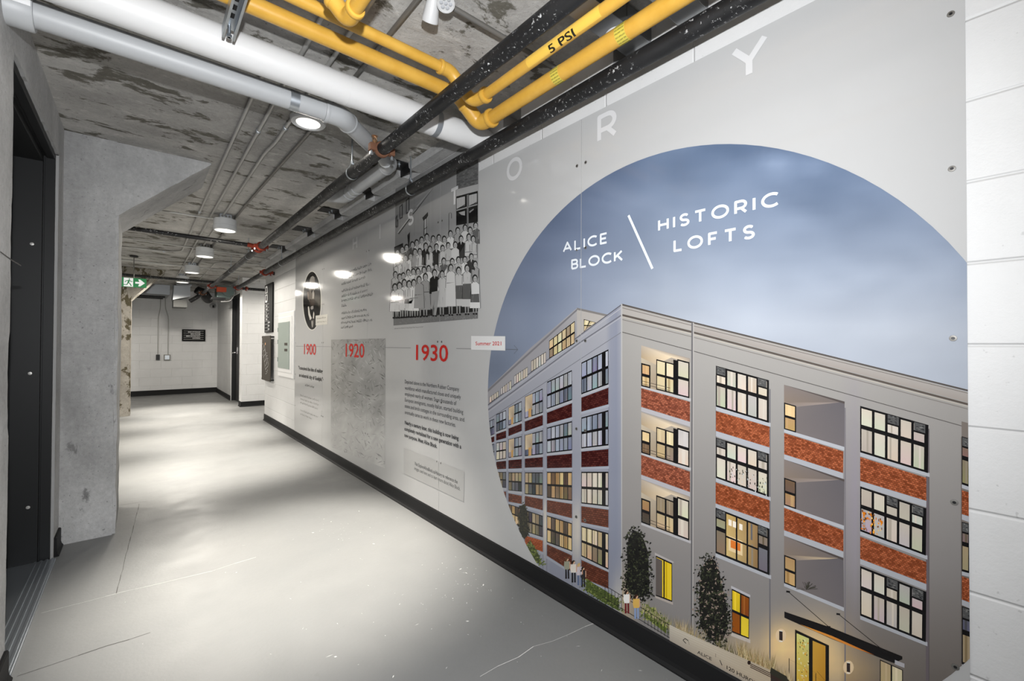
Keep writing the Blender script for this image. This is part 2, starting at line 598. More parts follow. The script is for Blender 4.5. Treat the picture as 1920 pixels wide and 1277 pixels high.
b.bbox(-0.405, -0.372, OY0, OY1, OZ - 0.032, OZ - 0.015, 0.002)
b.build('door_frame', M['black_frame'], d1)
for z in (0.32, 1.05, 1.76):
    MB().lathe((-0.455, OY1 - 0.024, z), (0, -1, 0), [(0, 0.001), (0, .009), (.002, .008), (.003, .001)], 16).build('screw', M['conduit'], d1, 40)
b = MB().bbox(-0.60, -0.345, OY0 + .005, OY1 - 0.02, 0.0, 0.012, 0.003)
for k in range(4):
    b.bbox(-0.43 + k * 0.022, -0.42 + k * 0.022, OY0 + .005, OY1 - 0.02, 0.011, 0.016, 0.001)
b.build('threshold', M['steel'], d1)
d2 = thing('door_2', None, None, (1.6, 10.7, 0))
d2['kind'] = 'structure'
MB().bbox(1.59, 1.63, 10.17, 11.2, 0.01, 2.2, 0.002).build('door_leaf', M['black_door'], d2)
MB().box(1.53, 1.60, 11.17, 11.22, 0, 2.24).box(1.53, 1.60, 10.15, 10.2, 0, 2.24).box(1.53, 1.60, 10.15, 11.22, 2.19, 2.24).build('door_frame', M['black_frame'], d2)
hp = at_x(444, 661, 1.575)
b = MB().bbox(1.575, 1.592, hp.y - .03, hp.y + .03, hp.z - .03, hp.z + .11, .004)
b.tube([(1.56, hp.y, hp.z), (1.53, hp.y, hp.z), (1.525, hp.y + .04, hp.z), (1.525, hp.y + .16, hp.z - 0.01)], 0.011, 10)
b.build('door_handle', M['chrome'], d2, 50)


# rubber base boards with a small toe
def base(name, p0, p1, nrm, h=0.10, th=0.010):
    p0, p1, nv = Vector(p0), Vector(p1), Vector(nrm)
    prof = [(0, 0), (0.022, 0), (0.022, 0.006), (th + 0.003, 0.016), (th, 0.03), (th, h - 0.006), (th - 0.004, h), (0, h)]
    mb = MB()
    mb.ring([[p + nv * a + Vector((0, 0, z)) for a, z in prof] for p in (p0, p1)])
    return struct(name, mb, M['rubber'])


base('baseboard_right', (XR, -3.0, 0), (XR, 7.98, 0), (-1, 0, 0))
base('baseboard_passage', (1.515, 9.9, 0), (4.9, 9.9, 0), (0, -1, 0))
base('baseboard_recess', (1.515, 11.22, 0), (1.515, YF, 0), (-1, 0, 0))
base('baseboard_jamb', (1.515, 9.89, 0), (1.515, 10.13, 0), (-1, 0, 0))
base('baseboard_far', (-3.9, YF, 0), (1.515, YF, 0), (0, -1, 0), 0.12)
base('baseboard_left', (XL, -3.0, 0), (XL, 2.39, 0), (1, 0, 0), 0.11, 0.012)
base('baseboard_stub', (XL, 3.595, 0), (XL, 3.78, 0), (1, 0, 0), 0.11, 0.012)

# white sealed joint along the top of the right wall
b = MB()
yy = 2.15
CL = [(at_z(764, 316, 2.5).y, .16), (at_z(702, 362, 2.5).y, .16), (at_z(634, 399, 2.5).y, .18), (at_z(583, 433, 2.5).y, .22), (at_z(537, 466, 2.5).y, .24)]
segs = []
last = 2.1
for y, wd in CL:
    segs.append((last, y - wd / 2))
    last = y + wd / 2
segs.append((last, 7.98))
for y0, y1 in segs:
    b.ring([[Vector((XR + .05, y, 2.455)), Vector((1.463, y, 2.462)), Vector((1.452, y, 2.475)), Vector((1.447, y, 2.508)), Vector((XR + .05, y, 2.509))] for y in (y0, y1)])
struct('trim_1', b, M['white_seal'])

# ------------------------------------------------------------------ concrete columns with haunches


def column(y0, y1, x0, x1, m, label, zh, xh, chips=True):
    t = thing('concrete_column', label, 'column', ((x0 + x1) / 2, (y0 + y1) / 2, 0))
    bm = bmesh.new()
    bmesh.ops.create_cube(bm, size=1)
    for v in bm.verts:
        v.co = Vector((x0 + (v.co.x + .5) * (x1 - x0), y0 + (v.co.y + .5) * (y1 - y0), (v.co.z + .5) * (ZC - 0.001)))
    bmesh.ops.bevel(bm, geom=[e for e in bm.edges if abs(e.verts[0].co.z - e.verts[1].co.z) > 1], offset=0.016, segments=2, affect='EDGES')
    bmesh.ops.bisect_plane(bm, geom=bm.verts[:] + bm.edges[:] + bm.faces[:], plane_co=(0, 0, .3), plane_no=(0, 0, 1))
    for k in range(1, 40):
        bmesh.ops.bisect_plane(bm, geom=bm.verts[:] + bm.edges[:] + bm.faces[:], plane_co=(0, 0, k * 0.0627), plane_no=(0, 0, 1))
    for v in bm.verts:
        if 0.01 < v.co.z < ZC - .02:
            q = v.co * 6
            v.co.x += 0.006 * noise.noise(q) + 0.003 * noise.noise(q * 3)
            v.co.y += 0.005 * noise.noise(q + Vector((7, 1, 2)))
    mb = MB().add([v.co for v in bm.verts], [[v.index for v in f.verts] for f in (bm.verts.index_update() or bm.faces)])
    bm.free()
    mb.build('shaft', m, t)
    n = 14
    loops = []
    for j in range(9):
        y = y0 + 0.008 + (y1 - y0 - 0.016) * j / 8
        lower = [Vector((x1 - 0.03 + (xh - x1 + .03) * k / n, y + 0.003 * noise.noise(Vector((k, j, 1))), zh - .02 + (ZC - 0.012 - zh + .02) * k / n + 0.005 * noise.noise(Vector((k * .6, j * 2.1, 4))))) for k in range(n + 1)]
        loops.append(lower + [Vector((xh, y, ZC - 0.001)), Vector((x1 - 0.03, y, ZC - 0.001))])
    MB().ring(loops).build('haunch', m, t)
    return t


column(3.785, 4.41, -0.62, -0.106, M['column'], 'grey concrete column with sloping bracket beside the black door frame', 2.037, 0.38)
column(9.8, 10.35, -0.62, -0.109, M['column_stained'], 'brown stained concrete column far down the hall below the exit sign', 1.95, 0.34)
# ------------------------------------------------------------------ pipes
BX, BZ, BR = 1.007, 2.285, 0.0328      # large black pipe
SX, SZ, SR = 1.414, 2.28, 0.0335       # black pipe along the wall


def collar(mb, c, axis, r, w=0.02, lip=0.006, mi=0):
    """rolled bead of a fitting end"""
    mb.lathe(Vector(c) - Vector(axis).normalized() * w / 2, axis, [(0, r), (0.001, r + lip * .7), (w * .3, r + lip), (w * .7, r + lip), (w - .001, r + lip * .7), (w, r)], 28, mi)


def coupling(name, c, r, m, parent, ax=(0, 1, 0), ear=(1, 0, 0), w=0.05, th=0.012):
    """bolted grooved coupling"""
    ax, ear, c = Vector(ax), Vector(ear), Vector(c)
    mb = MB()
    mb.lathe(c - ax * w / 2, ax, [(0, r), (0, r + th), (w * .2, r + th * 1.4), (w * .8, r + th * 1.4), (w, r + th), (w, r)], 28)
    for s in (-1, 1):
        q = c + ear * s * (r + .022)
        mb.bbox(q.x - .016, q.x + .016, q.y - .018, q.y + .018, q.z - .02, q.z + .02, .004)
    o = mb.build(name, m, parent, 40)
    up = Vector((0, 0, 1))
    for s in (-1, 1):
        b2 = MB()
        q = c + ear * s * (r + .026)
        b2.cyl(q - up * .034, q + up * .034, .0055, 10)
        b2.lathe(q - up * .04, up, [(0, .001), (0, .011), (.012, .011), (.012, .001)], 6)
        b2.build('bolt', M['steel'], o, 40)
    return o


# large black sprinkler main
t = thing('sprinkler_pipe', 'large black iron pipe running the length of the corridor, crossing below the white pipe', 'pipe', (BX, 3, 2.0))
MB().tube([(BX, -2.9, BZ), (BX, 10.9, BZ), (BX - .02, 11.18, BZ - .015)], BR, 28).build('pipe_run', M['black_pipe'], t, 40)
ry = at_x(716, 276, BX).y
coupling('rusty_coupling', (BX, ry, BZ), BR, M['rust'], t, w=0.026, th=.007)
h = MB()
h.cyl((BX - .012, ry + .07, BZ + BR - .004), (BX - .012, ry + .07, BZ + BR + .03), .011, 14)
h.lathe((BX - .012, ry + .07, BZ + BR + .028), (0, 0, 1), [(0, .016), (.008, .016), (.01, .006), (.03, .005), (.032, .001)], 12)
h.lathe((BX - .012, ry + .07, BZ + BR + .062), (0, 0, 1), [(0, .001), (0, .018), (.002, .018), (.002, .001)], 12)
h.tube([(BX - .023, ry + .07, BZ + BR + .036), (BX - .024, ry + .07, BZ + BR + .05), (BX - .012, ry + .07, BZ + BR + .064), (BX, ry + .07, BZ + BR + .05), (BX - .001, ry + .07, BZ + BR + .036)], .003, 8)
h.build('sprinkler_head', M['brass'], t, 40)
cy1 = at_x(487, 465, BX).y
for dy in (-.07, .07):
    coupling('red_coupling', (BX, cy1 + dy, BZ), BR, M['red'], t)
by1 = cy1
MB().cyl((BX, by1, BZ), (BX - .12, by1, BZ + .015), .024, 18).build('outlet', M['red'], t, 40)
MB().tube([(BX - .10, by1, BZ + .012), (-2.8, by1 - .06, BZ + .05)], .0215, 16).build('branch_pipe', M['black_pipe'], t, 40)
cy2 = at_x(397, 541, BX).y
coupling('red_coupling', (BX, cy2, BZ), BR, M['red'], t)
MB().tube([(BX, cy2 - .25, BZ + .04), (-2.8, cy2 - .35, BZ + .05)], .022, 16).build('branch_pipe', M['black_pipe'], t, 40)
coupling('red_coupling', (BX - .015, 11.1, BZ - .012), BR, M['rust'], t)
MB().tube(bend([(BX - .02, 11.15, BZ - .015), (BX - .07, 11.32, BZ - .07), (.80, 11.38, 2.11)], .08), .04, 20).build('elbow', M['black_pipe'], t, 40)

# black sprinkler pipe along the wall
t = thing('sprinkler_pipe', 'black iron pipe with pale scuffs running just above the top edge of the mural', 'pipe', (SX, 3, 2.0))
MB().tube([(SX, -2.9, SZ), (SX, 9.84, SZ)], SR, 28).build('pipe_run', M['black_pipe'], t, 40)
sy1 = at_x(497, 512, SX).y
coupling('red_coupling', (SX, sy1, SZ), SR, M['red'], t)
coupling('red_coupling', (SX + .085, sy1 + .02, SZ), SR * .7, M['red'], t, (1, 0, 0), (0, 1, 0), .04)
MB().cyl((SX, sy1 + .02, SZ), (XR - .001, sy1 + .02, SZ), .026, 18).build('branch_pipe', M['black_pipe'], t, 40)
sy2 = 9.70
coupling('red_coupling', (SX, sy2, SZ), SR, M['red'], t)
MB().cyl((SX, sy2 + .06, SZ), (4.6, sy2 + .06, SZ), .026, 18).build('branch_pipe', M['black_pipe'], t, 40)
coupling('red_coupling', (SX + .15, sy2 + .05, SZ), SR * .8, M['red'], t, (1, 0, 0), (0, 1, 0), .04)


def hanger(x, y, z, r, label, rod_top=ZC):
    t = thing('pipe_hanger', label, 'pipe hanger', (x, y, z), 'pipe hangers')
    loop = []
    for k in range(25):
        a = -PI / 2 - PI * 0.80 + 2 * PI * 0.80 * k / 24
        loop.append((x + math.cos(a) * (r + .004), y, z + math.sin(a) * (r + .004)))
    loop = [(x - .004, y, z + r + .034)] + loop[::1] + [(x + .004, y, z + r + .034)]
    if loop[1][0] > loop[-2][0]:
        loop = [loop[0]] + loop[1:-1][::-1] + [loop[-1]]
    MB().tube(loop, .01, 8, flat=(.0085, .0022) if True else None).build('ring', M['steel'], t, 40)
    MB().cyl((x, y, z + r + .026), (x, y, rod_top), .0048, 10).build('rod', M['steel'], t, 40)
    MB().lathe((x, y, z + r + .024), (0, 0, 1), [(0, .001), (0, .010), (.022, .010), (.022, .001)], 6).build('nut', M['steel'], t)
    return t


for (px, py), where in (((660, 316), 'nearest the rusty coupling'), ((466, 483), 'just past the first red coupling'), ((433, 512), 'halfway to the orange valve box')):
    hanger(BX, at_x(px, py, BX).y, BZ, BR, 'steel pipe ring on the large black pipe, ' + where)
for (px, py), where in (((770, 340), 'over the group photograph'), ((528, 487), 'over the electrical panel'), ((447, 541), 'near the passage opening')):
    hanger(SX, at_x(px, py, SX).y, SZ, SR, 'steel pipe ring on the black wall pipe, ' + where)

# white jacketed pipe across the ceiling
WY, WZ, WR = 2.06, 2.40, 0.0665
t = thing('insulated_pipe', 'thick white jacketed pipe crossing the corridor under the ceiling', 'pipe', (0.6, WY, 2.3))
MB().cyl((XL + .0005, WY, WZ), (XR - .0005, WY, WZ), WR, 40).build('jacket', M['white_pvc'], t, 40)
for px, py in ((660, 183), (822, 236)):
    x = at_y(px, py, WY - .04).x
    MB().lathe((x - .012, WY, WZ), (1, 0, 0), [(0, WR), (0, WR + .0012), (.03, WR + .0012), (.03, WR)], 40).build('seam_band', M['white_pvc'] if px < 800 else M['steel'], t, 40)
x = at_y(822, 236, WY - .04).x

# grey drain pipe with bends
GY, GZ, GR = 2.258, 2.37, 0.0452
t = thing('drain_pipe', 'grey plastic drain pipe crossing beside the white pipe, then turning along the corridor', 'pipe', (0.2, GY, 2.3))
x1 = at_y(640, 226, GY).x
X2 = 1.262
Y2 = GY + (X2 - x1)
P = [(XL + .0005, GY, GZ), (x1, GY, GZ), (X2, Y2, GZ + .045), (X2, 3.62, GZ + .045)]
MB().tube(bend(P, .05), GR, 28).build('pipe_run', M['grey_pvc'], t, 40)
fit = MB()
d = (Vector(P[2]) - Vector(P[1])).normalized()
fit.tube(bend([Vector(P[1]) - Vector((.075, 0, 0)), P[1], Vector(P[1]) + d * .075], .05), GR + .0055, 28)
collar(fit, Vector(P[1]) - Vector((.075, 0, 0)), (1, 0, 0), GR + .003, .02, .005)
collar(fit, Vector(P[1]) + d * .075, d, GR + .003, .02, .005)
fit.build('elbow', M['grey_pvc'], t, 40)
fit = MB()
fit.tube(bend([Vector(P[2]) - d * .075, P[2], Vector(P[2]) + Vector((0, .075, 0))], .05), GR + .0055, 28)
collar(fit, Vector(P[2]) - d * .075, d, GR + .003, .02, .005)
collar(fit, Vector(P[2]) + Vector((0, .075, 0)), (0, 1, 0), GR + .003, .02, .005)
fit.build('elbow', M['grey_pvc'], t, 40)
fit = MB()
for y in (3.36, 3.44, 3.52):
    collar(fit, (X2, y, GZ + .045), (0, 1, 0), GR, .05, .007)
fit.tube(bend([(X2, 3.5, GZ + .045), (X2, 3.60, GZ + .045), (X2 - .09, 3.70, GZ + .06)], .07), GR + .008, 24)
fit.build('end_fitting', M['grey_pvc'], t, 40)
x = at_y(550, 193, GY).x
MB().lathe((x - .02, GY, GZ), (1, 0, 0), [(0, GR), (0, GR + .0015), (.04, GR + .0015), (.04, GR)], 28).build('foil_band', M['steel'], t, 40)
fit = MB()
fit.lathe((XL - .01, GY, GZ), (1, 0, 0), [(0, GR), (0, GR + .016), (.075, GR + .016), (.079, GR + .013), (.079, GR)], 28)
fit.build('wall_sleeve', M['grey_pvc'], t, 40)
lab = MB()
xs = (XL + .008, XL + .066)
lab.ring([[Vector((x, GY - math.cos(a) * (GR + .017), GZ + math.sin(a) * (GR + .017))) for a in [(-8 + 78 * k / 8) * PI / 180 for k in range(9)]] + [Vector((x, GY - math.cos(a) * (GR + .0162), GZ + math.sin(a) * (GR + .0162))) for a in [(70 - 78 * k / 8) * PI / 180 for k in range(9)]] for x in xs])
lab.build('paper_label', M['label'], t)

# yellow gas pipes: each crosses below the ceiling, drops at 45 degrees and runs along the wall


def text_tris(s, bold=0.0, size=1.0):
    """2D triangles of a line of writing in Blender's own font, baseline at 0"""
    cu_ = bpy.data.curves.new('t', 'FONT')
    cu_.body = s
    cu_.size = size
    cu_.offset = bold
    cu_.resolution_u = 3
    o = bpy.data.objects.new('t', cu_)
    C.objects.link(o)
    bpy.context.view_layer.update()
    me = o.evaluated_get(bpy.context.evaluated_depsgraph_get()).to_mesh()
    me.calc_loop_triangles()
    tr = [[(me.vertices[i].co.x, me.vertices[i].co.y) for i in lt.vertices] for lt in me.loop_triangles]
    o.evaluated_get(bpy.context.evaluated_depsgraph_get()).to_mesh_clear()
    bpy.data.objects.remove(o)
    bpy.data.curves.remove(cu_)
    return tr


def bounds(tr):
    xs = [p[0] for q in tr for p in q]
    ys = [p[1] for q in tr for p in q]
    return min(xs), max(xs), min(ys), max(ys)


def gas_pipe(label, ylong, zl, xrun, zr, r, x0=-2.5):
    t = thing('gas_pipe', label, 'pipe', (xrun, ylong, zr))
    dx = xrun - (zl - zr) - 0.035
    P0, P1, P2 = Vector((dx, ylong, zl)), Vector((xrun - .012, ylong, zr)), Vector((xrun, ylong - .03, zr))
    MB().cyl((XL + .0005, ylong, zl), (dx, ylong, zl), r, 28).build('cross_run', M['yellow'], t, 40)
    MB().cyl((xrun, ylong - .03, zr), (xrun, -2.9, zr), r, 28).build('wall_run', M['yellow'], t, 40)
    mb = MB()
    d = (P1 - P0).normalized()
    mb.tube(bend([P0 - Vector((.05, 0, 0)), P0, P0 + d * .05], .04), r + .006, 24)
    collar(mb, P0 - Vector((.05, 0, 0)), (1, 0, 0), r + .003, .018, .006)
    collar(mb, P0 + d * .05, d, r + .003, .018, .006)
    mb.build('elbow', M['yellow'], t, 40)
    mb = MB()
    mb.tube(bend([P0 + d * .04, P1, P1 + Vector((.012, -.085, 0))], .07), r + .006, 24)
    collar(mb, P1 + Vector((.012, -.085, 0)), (0, 1, 0), r + .004, .024, .009)
    mb.build('elbow', M['yellow'], t, 40)
    return t


def wrap(mb, tr, x0, y0, zc, r, a0, flip=1, mi=0, su=1.0, sv=1.0):
    """lay 2D triangles on a pipe along y: u runs towards -y, v climbs round the pipe (angle a0 in the x-z plane)"""
    todo, fine = [list(q) for q in tr], []
    while todo:                 # cut the triangles small enough to follow the curve
        q = todo.pop()
        e = [abs(q[i][1] - q[(i + 1) % 3][1]) * abs(sv) for i in range(3)]
        i = max(range(3), key=lambda k: e[k])
        if e[i] < .0042:
            fine.append(q)
            continue
        a_, b_, c_ = q[i], q[(i + 1) % 3], q[(i + 2) % 3]
        m_ = ((a_[0] + b_[0]) / 2, (a_[1] + b_[1]) / 2)
        todo += [[a_, m_, c_], [m_, b_, c_]]
    for q in fine:
        vs = []
        for u, v in q:
            a = a0 + v * sv / r * flip
            vs.append((x0 + math.cos(a) * r, y0 - u * su, zc + math.sin(a) * r))
        mb.add(vs, [(0, 1, 2)], mi)


A_X, A_Z, A_R, A_Y, A_ZL = 1.311, 2.33, 0.0315, 1.80, 2.43
ga = gas_pipe('thicker yellow gas pipe, the lower one, with two bands of small black print', A_Y, A_ZL, A_X, A_Z, A_R)
B_X, B_Z, B_R, B_Y, B_ZL = 1.174, 2.335, 0.0222, 1.665, 2.43
gb = gas_pipe('thinner yellow gas pipe with a 5 PSI sticker', B_Y, B_ZL, B_X, B_Z, B_R)
# printed bands on the thick pipe
rows = []
for px, py in ((1042, 146), (1163, 67)):
    y0 = at_z(px, py, A_Z - .02).y
    band = MB()
    band.lathe((A_X, y0 - .021, A_Z), (0, 1, 0), [(0, A_R), (0, A_R + .0007), (.042, A_R + .0007), (.042, A_R)], 32)
    bo = band.build('marker_band', M['band_yellow'], ga, 40)
    ink = MB()
    for k in range(12):
        tr = text_tris('NATURAL GAS' if k % 2 else 'EVO TRENTON', 0.012)
        x0_, x1_, _, h_ = bounds(tr)
        wrap(ink, tr, A_X, y0 + .019, A_Z, A_R + .0011, PI * (0.52 + 0.115 * k), 1, 0, .038 / (x1_ - x0_), .0068)
    ink.build('band_print', M['ink_black'], bo)
# sticker on the thin pipe
ya, yb = at_z(992, 122, B_Z - .01).y, at_z(1128, 24, B_Z - .01).y
lb = MB()
arc = [PI * (0.80 + 0.62 * k / 10) for k in range(11)]
lb.ring([[Vector((B_X + math.cos(a) * (B_R + .0006), y, B_Z + math.sin(a) * (B_R + .0006))) for a in arc] + [Vector((B_X + math.cos(a) * B_R, y, B_Z + math.sin(a) * B_R)) for a in arc[::-1]] for y in (ya, yb)])
lo = lb.build('pressure_label', M['yellow_label'], gb)
ink = MB()
tr = text_tris('5 PSI', 0.02)
x0_, x1_, _, h_ = bounds(tr)
yl, yr = at_z(1034, 94, B_Z - .01).y, at_z(1081, 60, B_Z - .01).y
wrap(ink, [[(p[0] - x0_, p[1]) for p in q] for q in tr], B_X, yl, B_Z, B_R + .001, PI * 1.46, -1, 0, (yl - yr) / (x1_ - x0_), .040)
ink.build('label_print', M['ink_black'], lo)

# short yellow pipe with an elbow dipping into view at the top edge
t = thing('gas_pipe', 'short yellow gas pipe with an elbow, at the top edge of the photo', 'pipe', (0.5, 1.45, 2.2))
E0 = at_z(652, 38, 2.285)
E1 = E0 + Vector((-.11, 0.028, .13))
E2 = Vector((E0.x + .012, -2.9, 2.295))
MB().cyl(E0 + Vector((0, -.02, 0)), E2, .0218, 24).build('pipe_run', M['yellow'], t, 40)
MB().cyl(E0 + Vector((-.02, 0, .02)), E1 + Vector((-.05, .01, .058)), .0218, 24).build('riser', M['yellow'], t, 40)
mb = MB()
mb.tube(bend([E0 + Vector((-.045, .011, .052)), E0, E0 + Vector((0, -.065, 0))], .05), .0275, 24)
collar(mb, E0 + Vector((-.045, .011, .052)), (-.14, .035, .16), .025, .018, .006)
collar(mb, E0 + Vector((0, -.065, 0)), (0, -1, 0), .025, .018, .006)
mb.build('elbow', M['yellow'], t, 40)

# slotted steel channel under the yellow pipe
e = at_z(428, 74, 2.345)
t = thing('strut_channel', 'slotted galvanised steel channel hanging under the yellow pipe at the top of the photo', 'channel', (e.x, e.y, e.z))
x, y1, z = e.x, e.y, 2.345
w2 = .0205
b = MB()
y0 = 1.2
prof = [(-w2, 0), (-w2, .041), (w2, .041), (w2, 0), (w2 - .008, 0), (w2 - .008, .008), (w2 - .003, .008), (w2 - .003, .038), (-w2 + .003, .038), (-w2 + .003, .008), (-w2 + .008, .008), (-w2 + .008, 0)]
b.ring([[Vector((x + a, y, z + c)) for a, c in prof] for y in (y0, y1)], cap=False)
b.build('channel', M['steel'], t)
for k in range(8):
    yy = y1 - .09 - k * .05
    b = MB().bbox(x - .007, x + .007, yy - .014, yy + .014, z + .0365, z + .0379, .0004)
    b.build('slot', M['dark'], t)
MB().cyl((x, y1 - .02, z - .004), (x, y1 - .02, ZC), .0055, 10).build('rod', M['steel'], t, 40)
MB().lathe((x, y1 - .02, z - .004), (0, 0, 1), [(0, .001), (0, .010), (.010, .010), (.010, .001)], 6).build('nut', M['steel'], t)

# ------------------------------------------------------------------ conduits under the ceiling
CZ = 2.4935


def conduit(path, label, r=.0095, m='conduit', fittings=(), group='thin ceiling conduits'):
    t = thing('conduit', label, 'conduit', path[0], group)
    MB().tube(bend(path, .09), r, 12).build('tube', M[m], t, 40)
    for (x, y, z), ax in fittings:
        mb = MB()
        collar(mb, (x, y, z), ax, r, .03, .004)
        mb.build('connector', M['steel'], t, 40)
    return t


conduit([(.434, 2.2, CZ), (.434, 7.55, CZ), (.30, 7.75, CZ), (-2.4, 7.75, CZ)], 'leftmost of the four thin conduits running along the ceiling from the grey pipe', fittings=[((.434, 5.2, CZ), (0, 1, 0)), ((.25, 7.75, CZ), (1, 0, 0))])
conduit([(.533, -2.5, CZ), (.533, 11.0, CZ)], 'second from the left of the four thin conduits along the ceiling', fittings=[((.533, 3.0, CZ), (0, 1, 0))])
conduit([(.648, -2.5, CZ), (.648, 3.1, CZ), (.628, 3.3, CZ), (.620, 10.1, CZ)], 'thin ceiling conduit running into the middle of the drum lamps', fittings=[((.648, 2.85, CZ), (0, 1, 0))])
conduit([(.775, -2.5, CZ), (.775, 2.5, CZ), (.735, 4.6, CZ), (.70, 10.1, CZ)], 'rightmost of the four thin conduits, starting behind the round disc lamp', m='conduit_grey')
conduit([(-2.4, 1.388, CZ - .024), (1.50, 1.388, CZ - .024)], 'grey conduit crossing the ceiling beside the twin emergency lamp heads', .0105, 'conduit_grey')
conduit([(-2.4, 5.26, CZ - .024), (.50, 5.3, CZ - .024), (.58, 5.24, 2.46)], 'conduit crossing the ceiling to the nearest drum lamp', .0095, fittings=[((.05, 5.28, CZ - .024), (1, 0, 0))])
conduit([(-2.4, 6.6, CZ - .024), (1.1, 7.15, CZ - .024), (XR, 7.3, CZ - .024)], 'long bare conduit crossing the ceiling just before the second drum lamp', .009)
conduit([(-2.4, 8.5, CZ - .03), (.55, 8.66, CZ - .05), (1.5, 8.75, CZ - .03)], 'conduit crossing the ceiling at the third drum lamp', .011)
conduit([(.9, 11.3, CZ), (.9, 8.3, CZ), (1.2, 8.0, CZ), (XR + .6, 8.05, CZ)], 'bent conduit on the ceiling between the third drum lamp and the passage opening', .008)

# ------------------------------------------------------------------ ceiling lamps
x, y, z = LAMPS[0]
t = thing('ceiling_lamp', 'round flat white disc lamp flush on the ceiling below the grey pipe', 'ceiling lamp', (x, y, z), 'ceiling lamps')
MB().lathe((x, y, ZC), (0, 0, -1), [(0, .060), (0, .089), (.010, .095), (.028, .094), (.036, .088), (.038, .070), (.034, .064), (.034, .001)], 48).build('trim_ring', M['lamp_white'], t, 35)
MB().lathe((x, y, z + .006), (0, 0, -1), [(0, .001), (0, .064), (.003, .063), (.005, .001)], 48).build('lens', M['lens'], t, 35)
proto = None
DR = ['nearest of the white drum lamps hanging from the ceiling', 'second nearest white drum lamp on the ceiling', 'third white drum lamp along the ceiling', 'farthest white drum lamp, in front of the sheet metal ducts']


def copy_tree(o, parent=None):
    c_ = o.copy()
    C.objects.link(c_)
    c_.parent = parent
    for ch in list(o.children):
        copy_tree(ch, c_)
    return c_


for i, (x, y, z) in enumerate(LAMPS[1:7] + LAMPS[8:]):
    if proto is None:
        t = thing('ceiling_lamp', DR[0], 'ceiling lamp', (x, y, z), 'ceiling lamps')
        MB().lathe((x, y, z + .115), (0, 0, -1), [(0, .001), (0, .094), (.004, .098), (.060, .099), (.062, .0965), (.066, .0965), (.068, .100), (.108, .101), (.114, .097), (.114, .088), (.108, .086), (.108, .001)], 48).build('drum', M['lamp_white'], t, 35)
        MB().lathe((x, y, z + .006), (0, 0, -1), [(0, .001), (0, .087), (.004, .086), (.008, .001)], 48).build('lens', M['lens'], t, 35)
        bx_ = MB().bbox(x - .052, x + .052, y - .052, y + .052, z + .113, ZC, .006)
        bo = bx_.build('junction_box', M['steel'], t)
        mb = MB()
        for sx_ in (-.03, 0, .03):
            mb.lathe((x + sx_, y - .052, z + .137), (0, -1, 0), [(0, .011), (.0015, .011), (.0015, .001)], 14)
        mb.build('knockout', M['conduit_grey'], bo)
        proto = t
    else:
        t = copy_tree(proto)
        t.location = (x, y, z)
        t['label'] = DR[i] if i < 4 else ['white drum lamp in the side bay behind the column', 'white drum lamp in the far side bay', 'white drum lamp in the side passage'][i - 4]
t = thing('ceiling_lamp', 'added fill disc lamp behind the camera, out of view', 'ceiling lamp', LAMPS[7], 'ceiling lamps')
x, y, z = LAMPS[7]  # fixture made up to carry the added fill light
MB().lathe((x, y, ZC), (0, 0, -1), [(0, .060), (0, .089), (.010, .095), (.028, .094), (.036, .088), (.038, .070), (.034, .064), (.034, .001)], 48).build('trim_ring', M['lamp_white'], t, 35)
MB().lathe((x, y, z + .006), (0, 0, -1), [(0, .001), (0, .064), (.003, .063), (.005, .001)], 48).build('lens', M['lens'], t, 35)

# twin emergency lamp heads
q0, q1 = at_z(806, 40, 2.425), at_z(836, 8, 2.435)
t = thing('emergency_light', 'twin white emergency lamp heads under the ceiling at the top edge of the photo', 'emergency light', (q0.x, q0.y, 2.5))
ctr = Vector(((q0.x + q1.x) / 2, min(q0.y, q1.y) - .14, ZC))
MB().lathe(ctr, (0, 0, -1), [(0, .05), (.012, .052), (.022, .045), (.024, .001)], 32).build('canopy', M['white_plastic'], t, 35)


def head(tip, aim, r):
    aim = aim.normalized()
    back = tip - aim * .085
    mb = MB().lathe(back, aim, [(0, .001), (0, .018), (.006, .021), (.05, r * .86), (.078, r), (.085, r), (.085, r * .9), (.081, r * .88), (.081, .001)], 32)
    ho = mb.build('lamp_head', M['white_plastic'], t, 35)
    mb = MB()
    u = aim.cross(Vector((0, 0, 1))).normalized()
    v_ = aim.cross(u)
    for k in range(7):
        a = 2 * PI * k / 6
        c_ = tip - aim * .005 + ((u * math.cos(a) + v_ * math.sin(a)) * r * .52 if k < 6 else Vector((0, 0, 0)))
        mb.lathe(c_, aim, [(0, r * .24), (.002, r * .22), (.0035, r * .1), (.004, .001)], 14)
    mb.build('led_cluster', M['led'], ho, 35)
    MB().tube(bend([back + aim * .01, back - aim * .02, ctr - Vector((0, 0, .02))], .03), .009, 12).build('arm', M['white_plastic'], t, 40)


head(q0, Vector((.18, .62, -.55)), .031)
head(q1, Vector((-.12, -.30, -.9)), .032)

